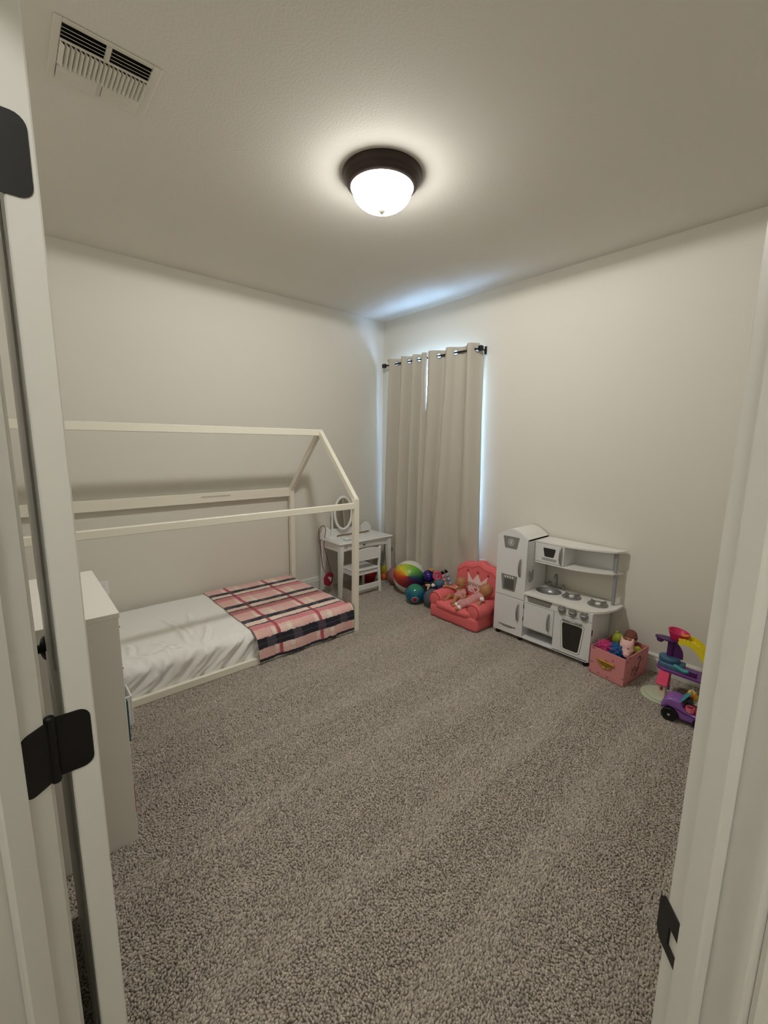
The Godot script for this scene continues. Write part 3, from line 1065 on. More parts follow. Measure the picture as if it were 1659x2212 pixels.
func curtain_panel(called: String, label: String, top: Array, bot: Array, amp: Array, yb: float, seed_: int, hole: Array) -> void:
	var no := FastNoiseLite.new()
	no.seed = seed_; no.frequency = 2.0
	var K := top.size() - 1
	var NS := 22
	var N := K * NS
	var xr := -0.100
	var ys: Array[float] = []
	for k in 22: ys.append(2.316 - 0.005 * k)
	for k in range(1, 91): ys.append(lerpf(2.316 - 0.105, yb, k / 90.0))
	var P := func(i: int, y: float) -> Vector3:
		var k := mini(i / NS, K - 1)
		var f := float(i - k * NS) / NS
		var d := clampf((2.316 - y) / (2.316 - yb), 0, 1)
		var wt: float = top[k + 1] - top[k]
		var wb: float = bot[k + 1] - bot[k]
		var z: float = lerpf(lerpf(top[k], top[k + 1], f), lerpf(bot[k], bot[k + 1], f), smoothstep(0.0, 1.0, d))
		var at := minf(0.048, wt * 0.52)
		var ab: float = amp[k] * 1.2
		var sgn := -1.0 if k % 2 == 0 else 0.75
		var x := xr + sgn * sin(PI * f) * lerpf(at, ab, sqrt(d))
		x += 0.040 * d * d + 0.012 * d * no.get_noise_2d(z * 3.0, y * 0.7)
		# rucked hem of the wide end
		var low := smoothstep(0.55, 0.08, y)
		x -= low * 0.026 * maxf(0.0, no.get_noise_2d(z * 5.0 + 7.0, y * 4.0))
		# outer edges turn back to the wall below the heading
		var edge := (z - lerpf(top[0], bot[0], d)) if seed_ == 3 else (lerpf(top[K], bot[K], d) - z)
		x = lerpf(x, -0.030, smoothstep(0.085, 0.0, edge) * smoothstep(0.0, 0.05, d))
		if z > 1.10: x = maxf(x, lerpf(x, -0.052, smoothstep(0.70, 0.38, y) * smoothstep(1.10, 1.20, z)))
		x = minf(x, -0.022)
		return Vector3(x, y, z)
	var front := []
	for i in N + 1:
		var r: Array[Vector3] = []
		for y in ys: r.append(P.call(i, y))
		front.append(r)
	var s := st()
	var cut: Array[Vector3] = []
	for k: int in hole: cut.append(P.call(k * NS, 2.268))
	for layer in 2:
		sg += 1
		s.set_smooth_group(sg)
		for i in N:
			for j in ys.size() - 1:
				var v: Array[Vector3] = [front[i][j], front[i + 1][j], front[i + 1][j + 1], front[i][j + 1]]
				var m := (v[0] + v[2]) / 2
				var skip := false
				if j < 22:
					for c in cut:
						if m.distance_to(c) < 0.021: skip = true
				if skip: continue
				var nn := (v[1] - v[0]).cross(v[3] - v[0]).normalized()
				if nn.x > 0: nn = -nn
				var off := nn * (0.0 if layer == 0 else -0.002)
				quad(s, v[0] + off, v[1] + off, v[2] + off, v[3] + off, nn * (1.0 if layer == 0 else -1.0))
	var t := thing(called, label, "curtain", Vector3(-0.08, yb, (top[0] + top[K]) / 2))
	part(t, "fabric", s, M.curtain)
	for k: int in hole:
		var c: Vector3 = P.call(k * NS, 2.268)
		var a: Vector3 = P.call(k * NS + 3 if k < K else k * NS, 2.268)
		var b: Vector3 = P.call(k * NS - 3 if k > 0 else 0, 2.268)
		s = st()
		ring(s, c, (a - b).cross(UP), 0.022, 0.0035, 28, 8)
		part(t, "grommet", s, M.nickel, "metal grommet ring")

func build_curtains() -> void:
	curtain_panel("curtain", "beige grommet curtain panel nearest the room corner, hanging in tight folds", [0.185, 0.319, 0.40, 0.502, 0.555, 0.634, 0.675, 0.744], [0.105, 0.262, 0.325, 0.468, 0.515, 0.595, 0.63, 0.722], [0.045, 0.030, 0.062, 0.034, 0.058, 0.030, 0.040], 0.085, 3, [1, 2, 3, 4, 5, 6])
	curtain_panel("curtain", "beige grommet curtain panel spread wide behind the pink chair", [0.750, 0.884, 0.965, 1.076, 1.20, 1.296, 1.325], [0.690, 0.800, 0.850, 1.02, 1.16, 1.33, 1.372], [0.040, 0.042, 0.058, 0.002, 0.022, 0.004], 0.10, 5, [1, 2, 3, 4, 5])
	var t := thing("curtain_rod", "thin black curtain rod with square finials above the window", "curtain rod", Vector3(-0.1, 2.268, 0.73))
	var s := st()
	tube(s, [Vector3(-0.1, 2.268, 0.15), Vector3(-0.1, 2.268, 1.325)], 0.0075, 12)
	part(t, "rod", s, M.black)
	for z: float in [0.135, 1.340]:
		s = st()
		bx(s, Vector3(-0.121, 2.247, z - 0.021), Vector3(-0.079, 2.289, z + 0.021), 0.009)
		part(t, "finial", s, M.black)
	for z: float in [0.172, 1.318]:
		s = st()
		bx(s, Vector3(-0.1, 2.262, z - 0.004), Vector3(-0.003, 2.274, z + 0.004), 0.001)
		bx(s, Vector3(-0.004, 2.235, z - 0.012), Vector3(0, 2.30, z + 0.012), 0.001)
		part(t, "bracket", s, M.black)

func trap(z0: float, z1: float, inset: float, y0: float, y1: float, r := 0.008) -> PackedVector2Array:
	# trapezium narrower at the bottom, in (z, y), with rounded corners
	var c := [Vector2(z0 + inset, y0), Vector2(z1 - inset, y0), Vector2(z1, y1), Vector2(z0, y1)]
	var o := PackedVector2Array()
	for i in 4:
		var p: Vector2 = c[i]
		var a := ((c[(i + 3) % 4] as Vector2) - p).normalized()
		var b := ((c[(i + 1) % 4] as Vector2) - p).normalized()
		for k in 5:
			var tt := k / 4.0
			var q0 := p + a * r
			var q2 := p + b * r
			o.append(q0.lerp(p, tt).lerp(p.lerp(q2, tt), tt))
	return o

# plate lying on the plane x = px, facing the room; polygon in (z, y)
func face_plate(poly: PackedVector2Array, px: float, depth: float, r := 0.0) -> SurfaceTool:
	var s := st()
	prism(s, poly, depth, Transform3D(Basis(Vector3(0, 0, 1), UP, Vector3(-1, 0, 0)), Vector3(px, 0, 0)), r)
	return s

func handle(parent: Node3D, px: float, z: float, y0: float, y1: float) -> void:
	var s := st()
	var pts := []
	var rd := []
	for k in 13:
		var f := k / 12.0
		pts.append(Vector3(px - 0.004 - 0.018 * pow(sin(PI * f), 0.6), lerpf(y0, y1, f), z))
		rd.append(0.0075 * (0.55 + 0.45 * pow(sin(PI * f), 0.5)))
	tube(s, pts, rd, 10)
	part(parent, "handle", s, M.silver, "silver curved handle")

func build_kitchen() -> void:
	var z0 := 1.755; var zf := 2.010; var z1 := 2.510; var F := -0.320; var bk := -0.022; var yb := 0.036
	var t := thing("play_kitchen", "white toy play kitchen with fridge, sink, stove and oven against the wall", "play kitchen", Vector3(-0.17, 0, 2.13))
	var th := 0.012
	# fridge carcass
	var s := st()
	bx(s, Vector3(F + 0.014, yb, z0), Vector3(bk, 0.800, z0 + th), 0.001)
	part(t, "fridge_side", s, M.kit)
	s = st()
	bx(s, Vector3(F + 0.014, yb, zf - th), Vector3(bk, 0.796, zf), 0.001)
	part(t, "fridge_side", s, M.kit)
	# arched top: a band following the fridge doors' curve
	var arc := PackedVector2Array()
	for k in 17:
		var f := k / 16.0
		arc.append(Vector2(lerpf(z0, zf, f), 0.796 + 0.062 * sin(PI * f)))
	var band := arc.duplicate()
	for k in range(16, -1, -1): band.append(arc[k] + Vector2(0, -0.012))
	s = st()
	prism(s, band, -F - 0.014 + bk, Transform3D(Basis(Vector3(0, 0, 1), UP, Vector3(-1, 0, 0)), Vector3(bk, 0, 0)))
	part(t, "fridge_top", s, M.kit_top)
	pbox(t, "fridge_bottom", M.kit, Vector3(F + 0.014, yb, z0 + th), Vector3(bk, yb + th, zf - th), 0.001)
	pbox(t, "fridge_shelf", M.kit, Vector3(F + 0.02, 0.323, z0 + th), Vector3(bk, 0.333, zf - th), 0.001)
	# doors
	var dp := PackedVector2Array([Vector2(z0 + 0.001, 0.332), Vector2(zf - 0.001, 0.332)])
	for k in range(16, -1, -1): dp.append(arc[k] + Vector2(0.0, 0.0))
	var d := part(t, "fridge_door", face_plate(dp, F + 0.012, 0.012, 0.0015), M.kit)
	handle(d, F, 1.962, 0.506, 0.645)
	part(d, "badge", face_plate(trap(1.803, 1.942, 0.019, 0.708, 0.800), F - 0.0002, 0.001), M.kit_grey, "grey trapezoid badge with a pale emblem")
	s = st()
	ring(s, Vector3(F - 0.0016, 0.757, 1.873), Vector3(1, 0, 0), 0.026, 0.0012, 28, 6)
	ring(s, Vector3(F - 0.0016, 0.757, 1.873), Vector3(1, 0, 0), 0.018, 0.0014, 28, 6)
	bx(s, Vector3(F - 0.002, 0.744, 1.866), Vector3(F - 0.001, 0.770, 1.870), 0.0)
	bx(s, Vector3(F - 0.002, 0.744, 1.876), Vector3(F - 0.001, 0.770, 1.880), 0.0)
	bx(s, Vector3(F - 0.002, 0.755, 1.870), Vector3(F - 0.001, 0.759, 1.876), 0.0)
	part(d, "emblem", s, M.kit_top)
	part(d, "ice_dispenser", face_plate(trap(1.802, 1.943, 0.016, 0.376, 0.500), F - 0.0002, 0.001), M.kit_grey, "grey ice dispenser print")
	pbox(d, "dispenser_recess", mt(col(88, 88, 84), 0.5), Vector3(F - 0.002, 0.388, 1.832), Vector3(F - 0.0008, 0.468, 1.916), 0.0)
	for k in 4: pbox(d, "button", M.kit_top, Vector3(F - 0.0022, 0.477, 1.835 + k * 0.021), Vector3(F - 0.001, 0.489, 1.846 + k * 0.021), 0.0)
	d = pbox(t, "freezer_door", M.kit, Vector3(F, yb, z0 + 0.001), Vector3(F + 0.012, 0.328, zf - 0.001), 0.0015)
	handle(d, F, 1.967, 0.160, 0.294)
	var wing := PackedVector2Array([Vector2(1.801, 0.097), Vector2(1.958, 0.097), Vector2(1.945, 0.086), Vector2(1.925, 0.086), Vector2(1.918, 0.079), Vector2(1.841, 0.079), Vector2(1.834, 0.086), Vector2(1.814, 0.086)])
	part(d, "trim_badge", face_plate(wing, F - 0.0002, 0.001), M.kit_grey)
	# lower cabinet
	pbox(t, "cabinet_side", M.kit, Vector3(F + 0.014, yb, z1 - th), Vector3(bk, 0.386, z1), 0.001)
	pbox(t, "cabinet_divider", M.kit, Vector3(F + 0.014, yb, 2.247), Vector3(bk, 0.320, 2.259), 0.001)
	pbox(t, "cabinet_bottom", M.kit, Vector3(F, yb, zf), Vector3(bk, yb + 0.014, z1 - th), 0.001)
	pbox(t, "cabinet_shelf", M.kit, Vector3(F + 0.004, 0.128, zf + 0.001), Vector3(bk, 0.137, 2.247), 0.001)
	pbox(t, "cabinet_back", M.kit, Vector3(bk - 0.006, yb, zf), Vector3(bk, 0.386, z1 - th), 0.001)
	d = pbox(t, "control_panel", M.kit, Vector3(F, 0.323, zf + 0.002), Vector3(F + 0.012, 0.386, z1), 0.0015)
	part(d, "sink_front", face_plate(trap(2.030, 2.230, 0.016, 0.336, 0.381), F - 0.0002, 0.001), M.kit_grey, "grey trapezoid panel print")
	for kz: float in [2.303, 2.378, 2.456]:
		s = st()
		lathe(s, [Vector2(0.028, 0), Vector2(0.028, 0.010), Vector2(0.024, 0.016), Vector2(0.012, 0.017), Vector2(0, 0.017)], 24, Transform3D(Basis(Vector3(0, 0, 1), Vector3(-1, 0, 0), Vector3(0, -1, 0)), Vector3(F, 0.356, kz)))
		var kn := part(d, "knob", s, M.kit_grey, "grey round stove knob")
		pbox(kn, "grip", M.silver, Vector3(F - 0.022, 0.350, kz - 0.017), Vector3(F - 0.016, 0.362, kz + 0.017), 0.002)
	d = pbox(t, "cupboard_door", M.kit, Vector3(F, 0.137, zf + 0.003), Vector3(F + 0.012, 0.320, 2.245), 0.0015)
	handle(d, F, 2.213, 0.162, 0.294)
	for y: float in [0.176, 0.270]: pbox(d, "hinge", M.black, Vector3(F - 0.002, y, zf - 0.002), Vector3(F + 0.004, y + 0.030, zf + 0.003), 0.0)
	d = pbox(t, "oven_door", M.kit, Vector3(F, yb + 0.006, 2.249), Vector3(F + 0.012, 0.320, z1), 0.0015)
	part(d, "window_border", face_plate(trap(2.296, 2.466, 0.021, 0.068, 0.282, 0.022), F - 0.0002, 0.001), M.kit_grey)
	part(d, "window_rim", face_plate(trap(2.299, 2.463, 0.021, 0.071, 0.279, 0.020), F - 0.0004, 0.0014), M.kit_top)
	part(d, "oven_window", face_plate(trap(2.309, 2.453, 0.019, 0.081, 0.269, 0.016), F - 0.0006, 0.0018), M.dark_glass, "dark oven window")
	s = st()
	tube(s, [Vector3(F - 0.003, 0.291, 2.316), Vector3(F - 0.016, 0.293, 2.325), Vector3(F - 0.019, 0.294, 2.38), Vector3(F - 0.016, 0.293, 2.435), Vector3(F - 0.003, 0.291, 2.444)], 0.0065, 10)
	part(d, "handle", s, M.silver, "silver oven handle")
	pbox(d, "hinge", M.bronze, Vector3(F + 0.004, 0.235, z1 - 0.001), Vector3(F + 0.014, 0.272, z1 + 0.003), 0.0)
	# worktop with a rounded free end and a hole for the sink
	var ct := PackedVector2Array([Vector2(bk, zf), Vector2(F - 0.012, zf), Vector2(F - 0.012, 2.45)])
	for k in range(1, 12):
		var a := PI / 2 * k / 12.0
		ct.append(Vector2(F - 0.012 + 0.25 * (1 - cos(a)), 2.45 + 0.140 * sin(a)))
	ct.append(Vector2(F + 0.238, 2.59))
	ct.append(Vector2(bk, 2.59))
	var sc := Vector2(-0.155, 2.112)
	var sr := Vector2(0.078, 0.085)
	var hole := PackedVector2Array()
	for k in 32: hole.append(sc + Vector2(cos(TAU * k / 32) * sr.x, sin(TAU * k / 32) * sr.y))
	# split about the sink so each piece is a plain polygon
	var halves := []
	var cl: Array[PackedVector2Array] = Geometry2D.clip_polygons(ct, hole)
	if cl.size() > 1:
		var lefth := PackedVector2Array([Vector2(-1, sc.y), Vector2(1, sc.y), Vector2(1, 0), Vector2(-1, 0)])
		var righth := PackedVector2Array([Vector2(-1, sc.y), Vector2(1, sc.y), Vector2(1, 4), Vector2(-1, 4)])
		for hp: PackedVector2Array in [lefth, righth]:
			for part_poly: PackedVector2Array in Geometry2D.intersect_polygons(ct, hp):
				for q: PackedVector2Array in Geometry2D.clip_polygons(part_poly, hole): halves.append(q)
	s = st()
	for q: PackedVector2Array in halves:
		prism(s, q, 0.014, Transform3D(Basis(Vector3(1, 0, 0), Vector3(0, 0, 1), Vector3(0, 1, 0)), Vector3(0, 0.386, 0)), 0.0)
	part(t, "worktop", s, M.kit_top)
	s = st()
	var bowl := []
	for k in 9:
		var a := PI / 2 * k / 8.0
		bowl.append(Vector2(cos(a), 1.0 - sin(a)))
	lathe(s, [Vector2(0.0, 0.0), Vector2(0.35, 0.02), Vector2(0.65, 0.14), Vector2(0.86, 0.40), Vector2(0.97, 0.8), Vector2(1.0, 1.0), Vector2(1.07, 1.03), Vector2(1.09, 1.0)], 40, Transform3D(Basis.from_scale(Vector3(sr.x, 0.048, sr.y)), Vector3(sc.x, 0.3535, sc.y)))
	part(t, "sink", s, M.silver, "round silver sink bowl")
	# faucet
	s = st()
	bx(s, Vector3(-0.062, 0.400, 2.050), Vector3(-0.038, 0.410, 2.186), 0.004)
	var fc := part(t, "faucet", s, M.silver, "silver faucet with two taps")
	s = st()
	tube(s, hermite([Vector3(-0.05, 0.408, 2.118), Vector3(-0.05, 0.46, 2.118), Vector3(-0.052, 0.498, 2.118), Vector3(-0.066, 0.515, 2.118), Vector3(-0.084, 0.507, 2.118), Vector3(-0.090, 0.482, 2.118)], 16), 0.0062, 10)
	part(fc, "spout", s, M.silver)
	for kz: float in [2.063, 2.173]:
		s = st()
		lathe(s, [Vector2(0.012, 0), Vector2(0.010, 0.014), Vector2(0.006, 0.022), Vector2(0.008, 0.030), Vector2(0, 0.034)], 16, Transform3D(Basis.IDENTITY, Vector3(-0.05, 0.408, kz)))
		for k in 4:
			var a := TAU * k / 4 + 0.4
			tube(s, [Vector3(-0.05, 0.435, kz), Vector3(-0.05 + cos(a) * 0.014, 0.438, kz + sin(a) * 0.014)], 0.0035, 6)
		part(fc, "tap", s, M.silver)
	# burners
	for bc: Vector3 in [Vector3(-0.150, 0.400, 2.285), Vector3(-0.152, 0.400, 2.470)]:
		s = st()
		lathe(s, [Vector2(0, 0.005), Vector2(0.045, 0.005), Vector2(0.052, 0.008), Vector2(0.064, 0.008), Vector2(0.067, 0.0)], 32, Transform3D(Basis.IDENTITY, bc))
		var bu := part(t, "burner", s, M.kit_grey, "round grey stove burner")
		s = st()
		lathe(s, [Vector2(0.022, 0.005), Vector2(0.022, 0.012), Vector2(0.016, 0.015), Vector2(0, 0.015)], 20, Transform3D(Basis.IDENTITY, bc))
		part(bu, "burner_cap", s, M.kit_top)
		for k in 4:
			var a := TAU * k / 4 + 0.5
			s = st()
			var dv := Vector3(cos(a), 0, sin(a))
			bar(s, bc + dv * 0.020 + UP * 0.017, bc + dv * 0.070 + UP * 0.017, 0.007, 0.007)
			bar(s, bc + dv * 0.066 + UP * 0.0, bc + dv * 0.066 + UP * 0.018, 0.007, 0.007)
			part(bu, "grate_arm", s, M.silver)
	# microwave and shelves
	pbox(t, "top_back", M.kit, Vector3(bk - 0.006, 0.628, zf), Vector3(bk, 0.772, 2.50), 0.001)
	var shelf := func(y0: float, y1: float, reach: float, end: float) -> SurfaceTool:
		var pp := PackedVector2Array([Vector2(bk, zf), Vector2(-0.215, zf), Vector2(-0.215, 2.238)])
		for k in range(1, 16):
			var f := k / 16.0
			pp.append(Vector2(lerpf(-0.215, bk - reach, pow(f, 1.8)), lerpf(2.238, end, f)))
		for k in range(0, 6):
			var a := PI / 2 * k / 5.0
			pp.append(Vector2(bk - reach + reach * sin(a) * 0.9, end + 0.035 * sin(a)))
		pp.append(Vector2(bk, end + 0.035))
		var q := st()
		prism(q, pp, y1 - y0, Transform3D(Basis(Vector3(1, 0, 0), Vector3(0, 0, 1), Vector3(0, 1, 0)), Vector3(0, y0, 0)))
		return q
	part(t, "top_shelf", shelf.call(0.772, 0.784, 0.085, 2.545), M.kit_top)
	part(t, "lower_shelf", shelf.call(0.618, 0.629, 0.085, 2.535), M.kit_top)
	pbox(t, "microwave_side", M.kit, Vector3(-0.203, 0.629, 2.228), Vector3(bk, 0.772, 2.238), 0.001)
	d = pbox(t, "microwave_door", M.kit, Vector3(-0.217, 0.632, zf + 0.002), Vector3(-0.205, 0.769, 2.236), 0.001)
	part(d, "microwave_window", face_plate(trap(2.077, 2.174, 0.014, 0.676, 0.741, 0.010), -0.2172, 0.001), M.dark_glass, "dark microwave window")
	for k in 16:
		var cz := 2.074 + (k % 8) * 0.0138
		var cy := 0.662 - (k / 8) * 0.010
		pbox(d, "button", M.kit_grey, Vector3(-0.2182, cy - 0.0035, cz), Vector3(-0.2168, cy + 0.0035, cz + 0.010), 0.0)
	handle(d, -0.217, 2.216, 0.640, 0.766)
	# end post and hanging phone
	s = st()
	bx(s, Vector3(-0.088, 0.400, 2.530), Vector3(-0.068, 0.618, 2.550), 0.003)
	part(t, "shelf_post", s, mt(col(150, 150, 156), 0.45))
	s = st()
	bx(s, Vector3(-0.088, 0.629, 2.525), Vector3(-0.068, 0.772, 2.545), 0.003)
	part(t, "shelf_post", s, mt(col(150, 150, 156), 0.45))
	s = st()
	bx(s, Vector3(-0.262, 0.480, zf), Vector3(-0.226, 0.560, zf + 0.010), 0.003)
	var ph := part(t, "toy_phone", s, M.kit_grey, "grey toy telephone on the fridge side")
	s = st()
	tube(s, hermite([Vector3(-0.280, 0.478, zf + 0.013), Vector3(-0.282, 0.49, zf + 0.022), Vector3(-0.282, 0.52, zf + 0.024), Vector3(-0.282, 0.55, zf + 0.022), Vector3(-0.280, 0.562, zf + 0.013)], 12), [0.010, 0.011, 0.010, 0.008, 0.007, 0.007, 0.007, 0.007, 0.007, 0.008, 0.010, 0.011, 0.010], 8)
	part(ph, "receiver", s, M.silver)
	for p: Vector2 in [Vector2(F + 0.03, z0 + 0.03), Vector2(F + 0.03, zf - 0.03), Vector2(F + 0.03, z1 - 0.03), Vector2(bk - 0.03, z0 + 0.03), Vector2(bk - 0.03, z1 - 0.03)]:
		s = st()
		lathe(s, [Vector2(0, 0), Vector2(0.017, 0), Vector2(0.019, yb - 0.004), Vector2(0, yb)], 16, Transform3D(Basis.IDENTITY, Vector3(p.x, 0, p.y)))
		part(t, "foot", s, M.bronze)

func text_mesh(parent: Node3D, called: String, txt: String, m: Material, size_px: int, pix: float, xf: Transform3D, depth := 0.002) -> void:
	var f := SystemFont.new()
	f.font_names = PackedStringArray(["Droid Sans"])
	var tm := TextMesh.new()
	tm.text = txt
	tm.font = f
	tm.font_size = size_px
	tm.pixel_size = pix
	tm.depth = depth
	var o := MeshInstance3D.new()
	o.mesh = tm
	o.material_override = m
	add_named(o, called, parent)
	o.transform = xf
	if parent.get_parent() == self and not (parent is MeshInstance3D): o.position -= parent.position

func build_armchair() -> void:
	var t := thing("kids_armchair", "plush coral pink child armchair with a crown patch on its back", "armchair", Vector3(-0.28, 0, 1.45))
	var s := st()
	rbox(s, Vector3(-0.275, 0.062, 1.455), Vector3(0.205, 0.060, 0.250), 0.030, 12, 0.004, 0.006)
	part(t, "base", s, M.coral)
	s = st()
	rbox(s, Vector3(-0.315, 0.128, 1.455), Vector3(0.172, 0.035, 0.180), 0.030, 12, 0.012, 0.006)
	part(t, "seat_cushion", s, M.coral)
	for zz: float in [1.255, 1.655]:
		s = st()
		var ax := Transform3D(Basis(Vector3(0, 1, 0), Vector3(-1, 0, 0), Vector3(0, 0, 1)), Vector3(-0.10, 0.160, zz))
		lathe(s, [Vector2(0, -0.01), Vector2(0.064, 0), Vector2(0.069, 0.03), Vector2(0.069, 0.33), Vector2(0.067, 0.352), Vector2(0.058, 0.366), Vector2(0.04, 0.372), Vector2(0, 0.374)], 32, ax)
		rbox(s, Vector3(-0.27, 0.095, zz), Vector3(0.190, 0.075, 0.048), 0.022, 8)
		var am := part(t, "armrest", s, M.coral)
		s = st()
		ring(s, Vector3(-0.4665, 0.160, zz), Vector3(1, 0, 0), 0.059, 0.004, 32, 6)
		part(am, "piping", s, M.coral_dark)
	# back with a wavy top, leaning a little
	var bp := PackedVector2Array()
	bp.append(Vector2(1.215, 0.05))
	bp.append(Vector2(1.695, 0.05))
	for k in 31:
		var f := k / 30.0
		var z := lerpf(1.70, 1.21, f)
		var c := absf(f - 0.5) * 2.0
		var y := 0.335 + 0.105 * pow(maxf(0.0, cos(c * PI / 2 * 0.98)), 0.55) + 0.012 * cos(c * PI * 3.0) * (1 - c)
		bp.append(Vector2(z, y))
	s = st()
	var lean := Basis(Vector3(0, 0, 1), -0.13)
	var bxf := Transform3D(lean * Basis(Vector3(0, 0, 1), UP, Vector3(-1, 0, 0)), Vector3(-0.070, 0.02, 0))
	prism(s, bp, 0.115, bxf, 0.042, 5)
	var bkp := part(t, "backrest", s, M.coral)
	# rope-like seam following the top
	s = st()
	var seam := []
	for k in 41:
		var f := k / 40.0
		var z := lerpf(1.672, 1.238, f)
		var c := absf(f - 0.5) * 2.0
		seam.append(bxf * Vector3(z, 0.300 + 0.088 * pow(maxf(0.0, cos(c * PI / 2 * 0.97)), 0.6) + 0.014 * cos(c * PI * 3.0) * (1 - c), 0.112))
	tube(s, seam, 0.0045, 6)
	part(bkp, "piping", s, M.coral_dark)
	# crown patch
	var cp := PackedVector2Array([Vector2(1.375, 0.165), Vector2(1.535, 0.165), Vector2(1.562, 0.335), Vector2(1.500, 0.268), Vector2(1.455, 0.335), Vector2(1.410, 0.268), Vector2(1.348, 0.335)])
	s = st()
	prism(s, cp, 0.004, Transform3D(bxf.basis, bxf * Vector3(0, 0, 0.1135)), 0.001)
	var cr := part(bkp, "crown_patch", s, mt(col(240, 214, 206), 0.9), "pale pink felt crown patch")
	for q: Vector2 in [Vector2(1.562, 0.347), Vector2(1.455, 0.347), Vector2(1.348, 0.347)]:
		s = st()
		ell(s, bxf * Vector3(q.x, q.y, 0.115), Vector3(0.012, 0.012, 0.012), 14)
		part(cr, "crown_dot", s, M.coral_dark)
	text_mesh(cr, "lettering", "princess", mt(col(150, 84, 70), 0.8), 40, 0.00125, Transform3D(bxf.basis * Basis(Vector3(1, 0, 0), UP, Vector3(0, 0, 1)), bxf * Vector3(1.455, 0.236, 0.1185)))
	s = st()
	var hp := PackedVector2Array()
	for k in 24:
		var a := TAU * k / 24.0
		hp.append(Vector2(1.455 + 0.0011 * 16 * pow(sin(a), 3), 0.195 + 0.0011 * (13 * cos(a) - 5 * cos(2 * a) - 2 * cos(3 * a) - cos(4 * a))))
	prism(s, hp, 0.002, Transform3D(bxf.basis, bxf * Vector3(0, 0, 0.1175)))
	for q: Vector2 in [Vector2(1.415, 0.188), Vector2(1.430, 0.178), Vector2(1.480, 0.178), Vector2(1.497, 0.188)]:
		ell(s, bxf * Vector3(q.x, q.y, 0.1185), Vector3(0.002, 0.005, 0.005), 10)
	part(cr, "heart", s, mt(col(205, 80, 96), 0.8))
	build_baby_dolls()

func doll(called: String, label: String, caps: Array, shirt: Array, shirt_m: Material, head: Transform3D, hr: float, base: Vector3) -> Node3D:
	var t := thing(called, label, "doll", base)
	var s := st()
	capsules(s, caps, 0.0042, 0.012)
	part(t, "body", s, M.skin)
	s = st()
	capsules(s, shirt, 0.0045, 0.010)
	part(t, "romper", s, shirt_m)
	# face: local +z looks forward
	s = st()
	for sx: float in [-1.0, 1.0]:
		ell(s, head * Vector3(sx * hr * 0.38, hr * 0.02, hr * 0.88), Vector3(hr * 0.13, hr * 0.16, hr * 0.10), 12, head.basis)
	part(t, "eyes", s, mt(col(42, 30, 24), 0.15))
	s = st()
	ell(s, head * Vector3(0, -hr * 0.22, hr * 0.99), Vector3(hr * 0.10, hr * 0.08, hr * 0.10), 10, head.basis)
	for sx: float in [-1.0, 1.0]:
		ell(s, head * Vector3(sx * hr * 1.0, -hr * 0.08, 0), Vector3(hr * 0.10, hr * 0.24, hr * 0.16), 10, head.basis)
	part(t, "nose_and_ears", s, M.skin)
	s = st()
	ell(s, head * Vector3(0, -hr * 0.48, hr * 0.88), Vector3(hr * 0.20, hr * 0.07, hr * 0.06), 12, head.basis)
	part(t, "mouth", s, mt(col(176, 84, 78), 0.5))
	return t

func hand(caps: Array, w: Vector3, dir: Vector3, side: Vector3, k := 1.0) -> void:
	var palm := w + dir * 0.013 * k
	caps.append([w, palm, 0.0085 * k, 0.0095 * k])
	for i in 4:
		var o := side * (i - 1.5) * 0.0058 * k
		var l: float = [0.012, 0.015, 0.014, 0.011][i] * k
		var knuckle := palm + o + dir * 0.006 * k
		caps.append([knuckle, knuckle + dir * l * 0.6 - UP * 0.002, 0.0042 * k, 0.004 * k])
		caps.append([knuckle + dir * l * 0.6 - UP * 0.002, knuckle + dir * l - UP * 0.006, 0.004 * k, 0.0036 * k])
	caps.append([w + side * 0.006 * k, w + side * 0.014 * k + dir * 0.011 * k, 0.0045 * k, 0.004 * k])

